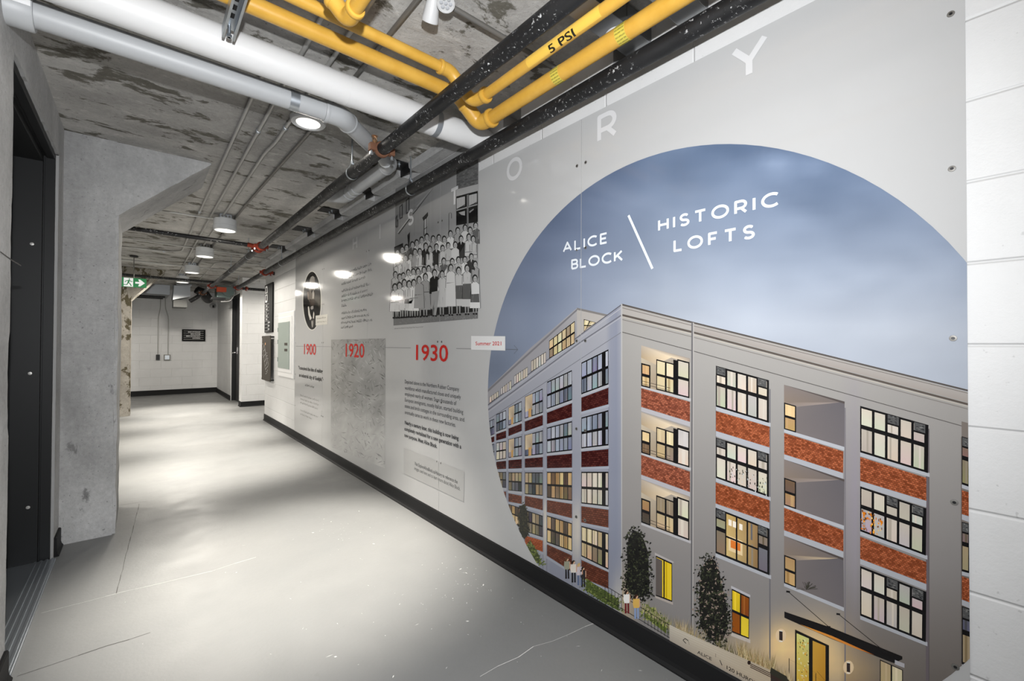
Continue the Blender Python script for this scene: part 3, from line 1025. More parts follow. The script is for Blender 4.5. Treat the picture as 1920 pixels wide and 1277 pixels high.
# ------------------------------------------------------------------ black angle clips at the head of the wall
CLAB = ['black steel angle clip at the ceiling above the group photograph', 'second black steel angle clip along the top of the mural wall', 'third black steel angle clip, above the letter H', 'black steel angle clip above the oval portrait', 'farthest black steel angle clip, above the electrical panel']
for (y, wd), lab_ in zip(CL, CLAB):
    t = thing('angle_clip', lab_, 'bracket', (1.45, y, 2.5), 'angle clips at the wall head')
    MB().bbox(1.30, 1.47, y - wd / 2 + .004, y + wd / 2 - .004, ZC - .008, ZC - .001, .002).build('ceiling_leg', M['black_steel'], t)
    MB().bbox(1.462, 1.47, y - wd / 2 + .004, y + wd / 2 - .004, 2.452, ZC - .008, .002).build('wall_leg', M['black_steel'], t)
    for dy in (-.035, .035):
        MB().lathe((1.40, y + dy, ZC - .008), (0, 0, -1), [(0, .001), (0, .011), (.009, .011), (.009, .005), (.024, .005), (.024, .001)], 6).build('bolt', M['steel'], t)

# grey sheet metal ducts and white sleeves above the yellow pipes, near the top edge
for i, (yc, lab_) in enumerate(((1.03, 'grey sheet metal duct above the yellow pipes, behind the lettered pipe band'), (0.80, 'grey sheet metal duct above the yellow pipes, nearest the top edge'))):
    t = thing('duct', lab_, 'duct', (1.4, yc, 2.4), 'small ducts above the yellow pipes')
    b = MB().bbox(1.10, XR + .05, yc - .055, yc + .055, 2.415, 2.50, .003)
    for xx in (1.16, 1.38):
        b.bbox(xx, xx + .012, yc - .058, yc + .058, 2.411, 2.503, .001)
    b.build('duct_body', M['duct'], t)
    MB().lathe((1.40, yc, 2.418), (0, 0, -1), [(0, .05), (.008, .046), (.014, .03), (.016, .001)], 32).build('dome', M['white_plastic'], t, 35)

# ------------------------------------------------------------------ exit sign
EY = 8.5
a, c_ = at_y(226, 521.5, EY), at_y(274.5, 539, EY)
zt, zb = 2.178, 2.045
xm = (a.x + c_.x) / 2
t = thing('exit_sign', 'green and white running man exit sign with an arrow, hanging beside the column', 'exit sign', (xm, EY, zt))
MB().bbox(a.x, c_.x, EY, EY + .03, zb, zt, .002).build('sign_box', M['sign_green'], t)
MB().cyl((xm, EY + .015, zt), (xm, EY + .015, ZC), .007, 10).build('rod', M['conduit_grey'], t, 40)
MB().lathe((xm, EY + .015, ZC), (0, 0, -1), [(0, .001), (0, .05), (.02, .05), (.03, .01), (.03, .001)], 24).build('canopy', M['black_steel'], t, 40)
H_ = zt - zb
sq0 = a.x + (xm - a.x) * .24


def sheet(name, polys, m, y, parent):
    """flat printed shapes in the x-z plane"""
    mb = MB()
    for pl in polys:
        for tri in tessellate_polygon([[Vector((p[0], p[1], 0)) for p in pl]]):
            mb.add([(pl[i][0], y, pl[i][1]) for i in tri], [(0, 1, 2)])
    return mb.build(name, m, parent)


sheet('white_square', [[(sq0, zb + .004), (xm - .006, zb + .004), (xm - .006, zt - .004), (sq0, zt - .004)]], M['sign_lit'], EY - .0006, t)
ax0, axw = xm + .018, (c_.x - xm) - .036
ar = [(0, .40), (.42, .40), (.30, .12), (.5, .12), (1, .5), (.5, .88), (.30, .88), (.42, .60), (0, .60)]
sheet('arrow', [[(ax0 + u * axw, zb + v_ * H_) for u, v_ in ar]], M['sign_lit'], EY - .0008, t)
mw = (xm - .006 - sq0)


def mp(pl):
    return [(sq0 + u * mw, zb + .004 + v_ * (H_ - .008)) for u, v_ in pl]


man = [[(.60 + .075 * math.cos(k * PI / 5), .86 + .085 * math.sin(k * PI / 5)) for k in range(10)],
       [(.42, .74), (.62, .76), (.66, .66), (.52, .40), (.38, .42), (.44, .62)],
       [(.42, .74), (.20, .66), (.10, .50), (.17, .47), (.26, .59), (.46, .66)],
       [(.60, .72), (.74, .56), (.95, .56), (.95, .63), (.78, .64), (.66, .76)],
       [(.42, .46), (.30, .24), (-.06, .24), (-.06, .16), (.36, .15), (.52, .42)],
       [(.44, .46), (.60, .34), (.74, .08), (.86, .08), (.86, .13), (.68, .40), (.54, .50)]]
sheet('running_man', [mp(q) for q in man], M['sign_green'], EY - .0011, t)
# ------------------------------------------------------------------ things on the right wall beyond the mural


def wall_quads(name, rects, m, x, parent):
    """flat printed shapes in the y-z plane facing the corridor: polygons of (y, z)"""
    mb = MB()
    for pl in rects:
        for tri in tessellate_polygon([[Vector((p[0], p[1], 0)) for p in pl]]):
            mb.add([(x, pl[i][0], pl[i][1]) for i in tri], [(0, 1, 2)])
    return mb.build(name, m, parent)


# tall directory sign with the letter B
y0, y1, z0, z1 = 7.40, 7.93, 1.40, 2.155
t = thing('directory_sign', 'tall black directory sign with a large white letter B', 'sign', (XR, (y0 + y1) / 2, z0))
MB().bbox(XR - .022, XR, y0, y1, z0, z1, .002).build('sign_board', M['sign_black'], t)
xs = XR - .0226


def ring2(outer, inner):
    n = len(outer)
    return [[outer[i], outer[(i + 1) % n], inner[(i + 1) % n], inner[i]] for i in range(n)]


def rr(yc, zc, w_, h_, r, k=6):
    pts = []
    for cx, cz, a0 in ((w_ / 2 - r, h_ / 2 - r, 0), (-w_ / 2 + r, h_ / 2 - r, 90), (-w_ / 2 + r, -h_ / 2 + r, 180), (w_ / 2 - r, -h_ / 2 + r, 270)):
        for j in range(k + 1):
            a = math.radians(a0 + 90 * j / k)
            pts.append((yc + cx + r * math.cos(a), zc + cz + r * math.sin(a)))
    return pts


yb = y1 - .115
polys = ring2(rr(yb, 2.065, .15, .135, .035), rr(yb, 2.065, .09, .08, .02)) + ring2(rr(yb, 1.945, .16, .145, .04), rr(yb, 1.945, .095, .085, .022))
wall_quads('letter_b', polys, M['sign_white'], xs, t)
rnd = random.Random(3)
polys = []
for k in range(9):
    zz = 1.845 - k * .0525
    polys.append([(y1 - .03, zz), (y1 - .30, zz), (y1 - .30, zz - .004), (y1 - .03, zz - .004)])
    if k < 8:
        s = .05 + .05 * (k > 4)
        ln = [.08, .10, .03, .11, .10, .13, .10, .11][k]
        u = y1 - .04 - s * (1 + (k > 4))
        while ln > 0:
            wl = rnd.uniform(.012, .024)
            polys.append([(u, zz - .018), (u - wl, zz - .018), (u - wl, zz - .04), (u, zz - .04)])
            u -= wl + .008
            ln -= wl + .008
wall_quads('floor_list', polys, M['sign_white'], xs, t)

# brown map board on stand-offs
y0, y1, z0, z1 = 7.34, 7.93, 0.655, 1.345
t = thing('map_board', 'brown floor plan board with white outlines, below the letter B sign', 'sign', (XR, (y0 + y1) / 2, z0))
MB().bbox(XR - .055, XR - .045, y0, y1, z0, z1, .002).build('board', M['map_brown'], t)
for yy in (y0 + .02, y1 - .02):
    for zz in (z0 + .02, z1 - .02):
        MB().cyl((XR, yy, zz), (XR - .06, yy, zz), .012, 14).build('stand_off', M['black_steel'], t, 40)
xs = XR - .0556


def lines(segs, w_):
    out = []
    for (a, b_), (c_, d_) in segs:
        l = math.hypot(c_ - a, d_ - b_) or 1
        nx, ny = -(d_ - b_) / l * w_, (c_ - a) / l * w_
        out.append([(a - nx, b_ - ny), (c_ - nx, d_ - ny), (c_ + nx, d_ + ny), (a + nx, b_ + ny)])
    return out


def uv(u, v_):
    return (y1 - u * (y1 - y0), z0 + v_ * (z1 - z0))


bl = [(.28, .80), (.12, .70), (.45, .24), (.52, .27), (.74, .33), (.80, .38), (.62, .52), (.55, .56), (.28, .80)]
segs = list(zip(bl[:-1], bl[1:])) + [((.2, .65), (.38, .7)), ((.28, .54), (.46, .6)), ((.36, .43), (.55, .5)), ((.45, .32), (.66, .42)), ((.34, .72), (.62, .36))]
wall_quads('plan_lines', lines([(uv(*a), uv(*b_)) for a, b_ in segs], .003), M['sign_white'], xs, t)
dots = []
for u, v_ in ((.12, .82), (.62, .62), (.66, .56), (.14, .56), (.2, .52), (.34, .42), (.7, .24), (.66, .2), (.6, .17), (.56, .21), (.5, .15), (.72, .5)):
    q = uv(u, v_)
    dots.append([(q[0] + .012, q[1] - .005), (q[0] - .012, q[1] - .005), (q[0] - .012, q[1] + .005), (q[0] + .012, q[1] + .005)])
wall_quads('plan_notes', dots, M['sign_white'], xs, t)
q = uv(.42, .82)
wall_quads('marker_dot', [[(q[0] + .02 * math.cos(k * PI / 6), q[1] + .02 * math.sin(k * PI / 6)) for k in range(12)]], mat('marker_orange', rgb(250, 190, 130), .4), xs - .0004, t)

# white electrical panel with a grey-green door
t = thing('electrical_panel', 'white electrical panel with a grey-green door, beside the left edge of the mural', 'electrical panel', (XR, 6.62, .77))
MB().bbox(XR - .018, XR - .001, 6.20, 7.04, .765, 1.655, .004).bbox(XR - .026, XR - .016, 6.27, 7.00, .83, 1.59, .003).build('cover', M['panel_white'], t)
do = MB().bbox(XR - .036, XR - .024, 6.36, 6.965, .885, 1.52, .002).build('panel_door', M['panel_grey'], t)
MB().bbox(XR - .04, XR - .034, 6.44, 6.58, 1.20, 1.235, .002).bbox(XR - .04, XR - .034, 6.44, 6.58, 1.12, 1.155, .002).build('latch', M['map_brown'], do)
for zz in (1.0, 1.25, 1.42):
    MB().cyl((XR - .036, 6.962, zz - .03), (XR - .036, 6.962, zz + .03), .006, 8).build('hinge', M['teal'], do, 40)

# ------------------------------------------------------------------ the far wall
a, c_ = at_y(341, 617.5, YF), at_y(384.5, 640, YF)
t = thing('wall_sign', 'small black sign with four white lines on the far wall', 'sign', (a.x, YF, c_.z))
MB().bbox(a.x, c_.x, YF - .05, YF - .035, c_.z, a.z, .002).build('sign_board', M['sign_black'], t)
for xx in (a.x + .03, c_.x - .03):
    MB().cyl((xx, YF, (a.z + c_.z) / 2), (xx, YF - .04, (a.z + c_.z) / 2), .012, 12).build('stand_off', M['steel'], t, 40)
mb = MB()
Hs = a.z - c_.z
for k, s in enumerate(('BIKE STORAGE', 'BIKE ROOM', 'BIKE ROOM EXIT', 'LOCKERS')):
    tr = text_tris(s, .015)
    x0_, x1_, y0_, y1_ = bounds(tr)
    h_ = .030
    sc_ = h_ / (y1_ - y0_)
    right = c_.x - .105
    zz = a.z - Hs * (.265 + .175 * k)
    for q in tr:
        mb.add([(right - (x1_ - p[0]) * sc_ * .9, YF - .0508, zz + p[1] * sc_) for p in q], [(0, 1, 2)])
mb.build('sign_text', M['sign_white'], t)
sheet('rule_lines', [[(a.x + .03, a.z - Hs * (.13 + .175 * k)), (c_.x - .035, a.z - Hs * (.13 + .175 * k)), (c_.x - .035, a.z - Hs * (.13 + .175 * k) - .006), (a.x + .03, a.z - Hs * (.13 + .175 * k) - .006)] for k in range(5)], M['conduit'], YF - .0508, t)

bxs = []
for (px0, py0, px1, py1), m, lab_ in (((292.5, 665, 299.5, 675), 'black_steel', 'small black outlet box on the far wall'), ((307, 665, 319.5, 675.5), 'conduit_grey', 'grey outlet box on the far wall, right of the black box')):
    a, c_ = at_y(px0, py0, YF - .03), at_y(px1, py1, YF - .03)
    t = thing('outlet_box', lab_, 'outlet box', ((a.x + c_.x) / 2, YF, c_.z), 'outlet boxes')
    MB().bbox(a.x, c_.x, YF - .055, YF, c_.z, a.z, .004).build('box', M[m], t)
    MB().bbox(a.x + .02, c_.x - .02, YF - .058, YF - .053, c_.z + .02, a.z - .02, .001).build('cover_plate', M['black_steel'] if m == 'black_steel' else M['steel'], t)
    bxs.append((a, c_))
for (a, c_), (tx, ty), lab_ in ((bxs[0], (301, 567), 'thin conduit with an offset bend rising from the black outlet box'), (bxs[1], (310, 567), 'thin conduit with an offset bend rising from the grey outlet box')):
    e = at_y(tx, ty, YF - .02)
    xx = (a.x + c_.x) / 2 if tx < 305 else a.x + .08
    zk = at_y(300, 585, YF).z
    conduit([(xx, YF - .02, a.z), (xx, YF - .02, zk - .12), (e.x, YF - .02, zk + .10), (e.x, YF - .02, e.z + .1)], lab_, .009, 'conduit', group='conduits on the far wall')

# security camera
q = at_y(400, 573, YF - .12)
t = thing('security_camera', 'small white dome security camera in the corner of the far wall', 'camera', tuple(q))
MB().lathe((q.x, YF, q.z), (0, -1, 0), [(0, .001), (0, .07), (.03, .07), (.05, .06), (.06, .03), (.06, .001)], 28).build('mount', M['white_plastic'], t, 40)
bm = MB().lathe((q.x, YF - .05, q.z - .01), (0, -1, -.25), [(0, .001), (0, .052), (.03, .055), (.06, .048), (.078, .03), (.085, .001)], 24)
bo = bm.build('dome', M['white_plastic'], t, 40)
MB().bbox(q.x - .022, q.x + .022, YF - .145, YF - .12, q.z - .055, q.z + .005, .008).build('lens', M['black_steel'], bo)

# sheet metal ducts, damper and valve gear at the end of the hall
t = thing('duct', 'wide sheet metal duct box under the ceiling at the left end of the hall', 'duct', (.1, 12.3, 2.3))
MB().bbox(-.7, .495, 12.3, 13.38, 2.305, 2.505, .004).build('duct_body', M['duct'], t)
MB().bbox(-.7, .505, 12.27, 12.3, 2.295, 2.507, .003).build('flange', M['duct'], t)
MB().cyl((-.7, 12.5, 2.26), (.43, 12.5, 2.26), .018, 12).cyl((-.7, 12.7, 2.24), (.40, 12.7, 2.24), .014, 12).build('pipe', M['black_pipe'], t, 40)
t = thing('duct', 'sheet metal duct elbow with a dark register box below it', 'duct', (.66, 11.5, 2.0))
xa, xb = at_y(324, 560, 11.5).x, at_y(357, 540, 11.5).x
b = MB()
b.ring([[Vector((xa, 11.5, zl)), Vector((xb, 11.5, zr)), Vector((xb, 11.5, 2.44)), Vector((xa + .02, 11.5, 2.43))] if k == 0 else [Vector((xa, 12.0, zl)), Vector((xb, 12.0, zr)), Vector((xb, 12.0, 2.50)), Vector((xa + .02, 12.0, 2.50))] for k, (zl, zr) in enumerate(((2.13, 2.22), (2.13, 2.22)))])
b.build('duct_body', M['duct'], t)
MB().bbox(xa + .01, xb - .05, 11.52, 11.98, 1.985, 2.14, .003).build('register_box', mat('register_grey', rgb(88, 88, 86), .5, .4), t)
MB().bbox(xa + .05, xb + .02, 11.46, 11.5, 2.44, 2.485, .003).build('flange', M['duct'], t)
t = thing('duct', 'black insulated duct beside the sheet metal elbow at the end of the hall', 'duct', (1.0, 11.8, 2.3))
xa, xb = at_y(357, 545, 11.9).x, at_y(385, 545, 11.9).x
MB().tube([(xa + .10, 11.75, 2.40), ((xa + xb) / 2 + .10, 11.8, 2.33), (xb + .04, 12.1, 2.28), (xb + .12, 12.6, 2.28)], [.085, .10, .10, .10], 20).build('duct_body', M['black_steel'], t, 50)
VY = 10.6
t = thing('valve_box', 'orange valve actuator on grey-green pipework below the ceiling at the end of the hall', 'valve', (1.25, VY, 2.2))
a, c_ = at_y(406, 538, VY), at_y(424, 548, VY)
MB().bbox(a.x, c_.x, VY - .05, VY + .09, c_.z, a.z, .008).build('actuator', M['orange'], t)
a, c_ = at_y(394, 533, VY + .1), at_y(435, 560, VY + .1)
b = MB().bbox(a.x + .12, c_.x - .02, VY + .1, VY + .5, c_.z, a.z, .01)
b.lathe((c_.x - .07, VY + .02, (a.z + c_.z) / 2), (0, 1, 0), [(0, .001), (0, .10), (.05, .10), (.05, .001)], 28)
b.build('pipework', M['teal'], t)
b = MB().bbox(a.x + .02, c_.x - .12, VY + .02, VY + .3, c_.z - .035, c_.z + .005, .004)
b.build('tray', M['black_steel'], t)
MB().tube(bend([(c_.x - .01, VY + .05, a.z - .02), (c_.x + .05, VY + .05, (a.z + c_.z) / 2), (c_.x - .02, VY + .05, c_.z - .06), (c_.x - .2, VY + .05, c_.z - .08)], .08), .008, 10).build('cable', M['white_plastic'], t, 40)
# ------------------------------------------------------------------ the printed mural on five panels
XP = 1.540
YS = [0.102, 1.333, 2.574, 3.807, 5.046, 6.178]
ZB, ZT, ZT2, YSTEP = 0.102, 2.253, 2.45, 2.135
KPR = 0.84
CYC, CZC, CRAD = 1.0098, 0.940, 1.0254


def W(px, py):
    r = ray(px, py)
    s = XP / r.x
    return (r.y * s, r.z * s + CH)


def ink(c):
    return tuple(min(0.86, s2l(x) * KPR) for x in c[:3])


def clip_half(pts, a, b_, c_):
    """keep a*y + b*z <= c of a polygon of ((y, z), colour)"""
    out = []
    n = len(pts)
    for i in range(n):
        p, q = pts[i], pts[(i + 1) % n]
        dp, dq = a * p[0][0] + b_ * p[0][1] - c_, a * q[0][0] + b_ * q[0][1] - c_
        if dp <= 0:
            out.append(p)
        if (dp < 0 < dq) or (dq < 0 < dp):
            t_ = dp / (dp - dq)
            out.append(((p[0][0] + (q[0][0] - p[0][0]) * t_, p[0][1] + (q[0][1] - p[0][1]) * t_), tuple(x + (y - x) * t_ for x, y in zip(p[1], q[1]))))
    return out


NC = 120
CIRC = [(math.cos(2 * PI * k / NC), math.sin(2 * PI * k / NC)) for k in range(NC)]


def clip_circle(pts):
    if all((p[0][0] - CYC) ** 2 + (p[0][1] - CZC) ** 2 < (CRAD * .9985) ** 2 for p in pts):
        return pts
    for cs, sn in CIRC:
        c_ = cs * CYC + sn * CZC + CRAD * math.cos(PI / NC)
        if any(cs * p[0][0] + sn * p[0][1] > c_ for p in pts):
            pts = clip_half(pts, cs, sn, c_)
            if len(pts) < 3:
                return []
    return pts


ART = {}          # group -> list of (polygon, layer)


def put(group, yz, cols, layer, circ=False):
    """one flat printed patch given in wall coordinates"""
    if isinstance(cols[0], (int, float)):
        cols = [cols] * len(yz)
    cl = [ink(c) for c in cols]
    idx = [tuple(range(len(yz)))] if len(yz) == 3 else tessellate_polygon([[Vector((p[0], p[1], 0)) for p in yz]])
    for tri in idx:
        pts = [(tuple(yz[i][:2]), cl[i]) for i in tri]
        if circ:
            pts = clip_circle(pts)
        if len(pts) >= 3:
            ART.setdefault(group, []).append((pts, layer))


def P(group, px, col, layer, circ=False):
    put(group, [W(*p) for p in px], col, layer, circ)


def B(px):      # mural scene patch
    return px


def Q(quad, u0, v0, u1, v1):
    """part of a quad TL, TR, BR, BL"""
    def f(u, v):
        (ax_, ay_), (bx_, by_), (cx_, cy_), (dx_, dy_) = quad
        return ((ax_ * (1 - u) + bx_ * u) * (1 - v) + (dx_ * (1 - u) + cx_ * u) * v, (ay_ * (1 - u) + by_ * u) * (1 - v) + (dy_ * (1 - u) + cy_ * u) * v)
    return [f(u0, v0), f(u1, v0), f(u1, v1), f(u0, v1)]


def gridfill(group, poly, colf, n, m_, layer, circ=True):
    """fill a convex px polygon with small quads coloured by position"""
    xs_, ys_ = [p[0] for p in poly], [p[1] for p in poly]
    x0, x1, y0, y1 = min(xs_), max(xs_), min(ys_), max(ys_)
    area = sum(poly[i][0] * poly[(i + 1) % len(poly)][1] - poly[(i + 1) % len(poly)][0] * poly[i][1] for i in range(len(poly)))
    for i in range(n):
        for j in range(m_):
            c4 = [(x0 + (x1 - x0) * (i + a) / n, y0 + (y1 - y0) * (j + c) / m_) for a, c in ((0, 0), (1, 0), (1, 1), (0, 1))]
            pts = [(p, colf(*p)) for p in c4]
            for k in range(len(poly)):
                (ax_, ay_), (bx_, by_) = poly[k], poly[(k + 1) % len(poly)]
                a, c = (by_ - ay_), -(bx_ - ax_)
                if area < 0:
                    a, c = -a, -c
                pts = clip_half(pts, a, c, a * ax_ + c * ay_)
                if len(pts) < 3:
                    break
            if len(pts) >= 3:
                yz = [(W(*p[0]), ink(p[1])) for p in pts]
                if circ:
                    yz = clip_circle(yz)
                if len(yz) >= 3:
                    ART.setdefault(group, []).append((yz, layer))


rnd = random.Random(21)


def lerp3(a, b_, t_):
    t_ = max(0, min(1, t_))
    return tuple(x + (y - x) * t_ for x, y in zip(a, b_))


def skyc(x, y):
    t_ = (y - 275 + (x - 1385) * -0.05) / 330
    c = lerp3((96, 116, 148), (178, 186, 200), max(0, t_) ** 1.1)
    left = max(0, (1250 - x) / 330)
    c = lerp3(c, lerp3((70, 86, 122), (132, 144, 168), t_ * .8), min(.9, left * 1.2))
    n_ = noise.noise(Vector((x * .006, y * .012, 3))) + .5 * noise.noise(Vector((x * .016, y * .03, 7)))
    n_ *= 18 * (1 - min(1, max(0, t_)) * .6)
    hl = 26 * math.exp(-((x - 1455) / 30) ** 2 - ((y - 305) / 16) ** 2) + 18 * math.exp(-((x - 1525) / 26) ** 2 - ((y - 312) / 16) ** 2)
    dk = -24 * math.exp(-((x - 930) / 50) ** 2 - ((y - 690) / 40) ** 2)
    m3 = sum(c) / 3
    return tuple(max(0, min(255, (.86 * v + .14 * m3) * .95 + n_ + hl + dk)) for v in c)


S = 'printed_building'
gridfill('printed_sky', [(900, 262), (1830, 262), (1830, 745), (900, 775)], skyc, 56, 34, 1)


def ga_(x, y, cx, cy, sx, sy):
    return math.exp(-((x - cx) / sx) ** 2 - ((y - cy) / sy) ** 2)


def leftc(x, y):
    c = lerp3((158, 159, 166), (140, 143, 156), (y - 620) / 380)
    c = lerp3(c, (128, 133, 150), (1 - abs(x - 1152) / 16))
    k = ga_(x, y, 1080, 1000, 9, 60) + ga_(x, y, 1022, 985, 7, 50) + .8 * ga_(x, y, 1160, 1130, 14, 50) + .5 * ga_(x, y, 984, 960, 5, 40)
    return tuple(min(255, a + b_ * k) for a, b_ in zip(c, (70, 58, 30)))


def rightc(x, y):
    c = lerp3((160, 157, 153), (138, 134, 132), (y - 640) / 420)
    c = lerp3(c, (112, 105, 100), (y - 1060) / 220 if x > 1580 else 0)
    c = lerp3(c, (148, 142, 150), ga_(x, y, 1600, 950, 14, 200))
    k = 1.15 * ga_(x, y, 1525, 1225, 60, 60) + .7 * ga_(x, y, 1462, 1205, 26, 40) + .5 * ga_(x, y, 1400, 1225, 60, 50) + .45 * ga_(x, y, 1600, 1262, 60, 40)
    k += .5 * ga_(x, y, 1172, 1130, 16, 45)
    return tuple(min(250, a + b_ * k) for a, b_ in zip(c, (100, 70, 18)))


# roof-top storey, then the two street fronts
P(S, [(900, 742), (917, 728), (994, 653), (1036, 617), (1082, 577.5), (1094, 580), (1094, 640), (900, 790)], [(150, 148, 152)] * 4 + [(165, 163, 164)] * 2 + [(150, 150, 155)] * 2, 2, True)
P(S, [(1082, 577.5), (1140, 591), (1112, 625), (1082, 645)], (176, 171, 166), 3, True)
P(S, [(900, 744), (1082, 579), (1082, 583), (900, 749)], (120, 118, 122), 4, True)
P(S, [(1082, 577), (1140, 590), (1140, 594), (1082, 581)], (126, 122, 120), 4, True)
gridfill(S, [(1166, 570), (1166, 1200), (1000, 1090), (900, 1040), (900, 770), (1094, 623)], leftc, 26, 26, 5)
gridfill(S, [(1166, 570), (1300, 604), (1830, 735), (1830, 1290), (1400, 1290), (1166, 1180)], rightc, 44, 40, 5)
# cornice lines
for pl, c, w_ in (([(1166, 571), (1300, 605), (1830, 736)], (84, 78, 74), 1.6), ([(1166, 577), (1300, 611), (1830, 741)], (112, 106, 102), .6), ([(1166, 590.5), (1299, 623), (1830, 762)], (88, 80, 74), 1.9),
                  ([(1166, 594), (1299, 627), (1830, 766)], (176, 170, 160), 1.2), ([(1166, 599), (1299, 632), (1830, 771)], (116, 110, 106), .6), ([(1166, 622.5), (1299, 658), (1830, 806)], (84, 80, 78), .7),
                  ([(1166, 571), (1094, 624), (900, 771)], (96, 96, 104), 1.2), ([(1166, 577), (1094, 629), (900, 776)], (170, 170, 176), 1.0), ([(1166, 590.5), (1088, 642), (900, 780)], (104, 104, 112), 1.2), ([(1166, 594), (1088, 646), (900, 784)], (168, 168, 174), .9),
                  ([(1166, 622.5), (1088, 673.5), (1019, 719), (900, 797)], (116, 116, 124), .7)):
    for a, b_ in zip(pl[:-1], pl[1:]):
        P(S, [(a[0], a[1] - w_), (b_[0], b_[1] - w_), (b_[0], b_[1] + w_), (a[0], a[1] + w_)], c, 6, True)
P(S, [(1166, 575), (1300, 608), (1300, 620), (1166, 588)], (168, 163, 158), 6, True)
P(S, [(1300, 608), (1830, 739), (1830, 758), (1300, 620)], [(166, 161, 156)] * 2 + [(158, 150, 144)] * 2, 6, True)
P(S, [(1164.6, 570), (1167.2, 570), (1166.4, 1180), (1165.2, 1180)], (176, 174, 172), 7, True)
P(S, [(1296.5, 604), (1299.5, 605), (1298, 1235), (1295.2, 1235)], (104, 102, 104), 7, True)
P(S, [(1299.5, 605), (1301.5, 605), (1300, 1235), (1298, 1235)], (172, 168, 164), 7, True)
for x0_, x1_, c in ((1342, 1343.6, (112, 108, 108)), (1442.5, 1445, (112, 110, 114)), (1583.5, 1586, (124, 120, 124)), (1736, 1742, (106, 98, 102)), (1741.5, 1742.6, (88, 84, 84)), (1802, 1803.5, (92, 84, 80))):
    P(S, [(x0_, 660 + (x0_ - 1166) * .25), (x1_, 660 + (x1_ - 1166) * .25), (x1_, 1290), (x0_, 1290)], c, 6, True)
P(S, [(1803, 790), (1830, 797), (1830, 1290), (1803, 1235)], (120, 112, 106), 6, True)

PAL0 = {'blue': [(116, 124, 144), (146, 154, 172), (164, 168, 180), (96, 104, 124), (132, 138, 154), (150, 150, 156)],
        'warm': [(222, 198, 146), (206, 180, 128), (226, 206, 160), (196, 166, 116), (150, 130, 100)],
        'amber': [(206, 158, 92), (182, 136, 78), (222, 182, 118), (120, 90, 62), (92, 74, 60)],
        'white': [(200, 186, 168), (204, 191, 174), (192, 180, 165), (184, 178, 178), (206, 192, 172)],
        'dark': [(62, 62, 66), (84, 84, 90), (132, 116, 92), (168, 144, 104), (104, 104, 112)],
        'gold': [(232, 198, 40), (236, 206, 60), (196, 120, 30), (150, 84, 26)]}

PAL = {k_: [tuple(.74 * x + .26 * sum(c) / 3 for x in c) if k_ not in ('gold', 'white') else tuple(.6 * x + .4 * (sum(c) / 3) * f_ for x, f_ in zip(c, (1.03, 1, .96))) if k_ == 'white' else c for c in v_] for k_, v_ in PAL0.items()}


def win(quad, cols, rows, pal, layer=8, fr=.10, tops=(), rs=None, right=None):
    """printed window: black frame and bars with glowing panes"""
    P(S, quad, (22, 21, 22), layer, True)
    rs = rs or [k / rows for k in range(rows + 1)]
    u1 = right or 1
    for i in range(cols):
        for j in range(rows):
            c = rnd.choice(PAL[pal])
            if j == 0 and i in tops:
                c = (74, 74, 74)
            dv = rnd.uniform(-10, 10)
            c0 = tuple(max(0, min(250, v + dv)) for v in c)
            c1 = tuple(max(0, min(250, v + dv + rnd.uniform(-8, 14))) for v in c)
            q = Q(quad, (i + fr) * u1 / cols, rs[j] + fr * .45, (i + 1 - fr) * u1 / cols, rs[j + 1] - fr * .45)
            P(S, q, [c0, c0, c1, c1], layer + 1, True)
            if rnd.random() < .55 and j not in tops:       # a curtain or a reflection edge
                a = rnd.uniform(.1, .6)
                q2 = Q(q, a, .0, min(1, a + rnd.uniform(.15, .35)), 1)
                dd = rnd.choice((-26, 16))
                P(S, q2, tuple(max(0, min(250, v + dd)) for v in c), layer + 2, True)
    # leaf reflections
    return quad


def brick(quad, rows, cols, base, layer=8, var=26):
    P(S, quad, tuple(v * .62 for v in base), layer, True)
    for j in range(rows):
        off = .5 if j % 2 else 0
        for i in range(-1, cols):
            u0, u1 = max(0, (i + off + .06) / cols), min(1, (i + off + .94) / cols)
            if u1 <= u0:
                continue
            d = rnd.uniform(-var, var)
            c = tuple(max(6, min(240, v + d * k)) for v, k in zip(base, (1.3, .9, .7)))
            P(S, Q(quad, u0, (j + .12) / rows, u1, (j + .88) / rows), c, layer + 1, True)


def sill(quad, c=(168, 170, 176), layer=7):
    P(S, quad, c, layer, True)


# left front, bay by bay: windows and brick bands
LW = [  # (x0, x1, [(top-left y, top-right y, bottom-right y, bottom-left y, kind)])
    (1090.4, 1141, [(680, 655, 720.7, 739.5, 'blue'), (783, 769, 835, 841, 'blue'), (884.5, 884.5, 950, 944, 'white'), (986, 999.7, 1068, 1043, 'warm')]),
    (1026, 1072.6, [(716, 694, 750, 767, 'blue'), (802, 789.6, 844.4, 849.7, 'blue'), (884.7, 884.7, 939, 933.5, 'amber'), (966.4, 981, 1034, 1016.8, 'amber')]),
    (984.6, 1017.8, [(744, 728.5, 774, 785, 'blue'), (816, 806.8, 851.6, 855.4, 'blue'), (885.6, 885.6, 929.7, 926.6, 'dark'), (956, 967, 1007.4, 996.6, 'dark')]),
    (953.9, 978.3, [(764.5, 752, 789.6, 798, 'blue'), (824, 817.8, 855, 858.5, 'blue'), (885.6, 885.6, 922, 919.5, 'dark'), (945, 953, 990, 975, 'amber')]),
    (930.7, 949, [(777, 769, 803, 810, 'blue'), (830, 827, 860, 863, 'white'), (885, 885, 915, 913, 'dark'), (935, 940, 968, 960, 'dark')]),
    (916, 927, [(790, 785, 814, 819, 'blue'), (834, 832, 862, 864, 'blue'), (885, 885, 908, 907, 'dark')])]
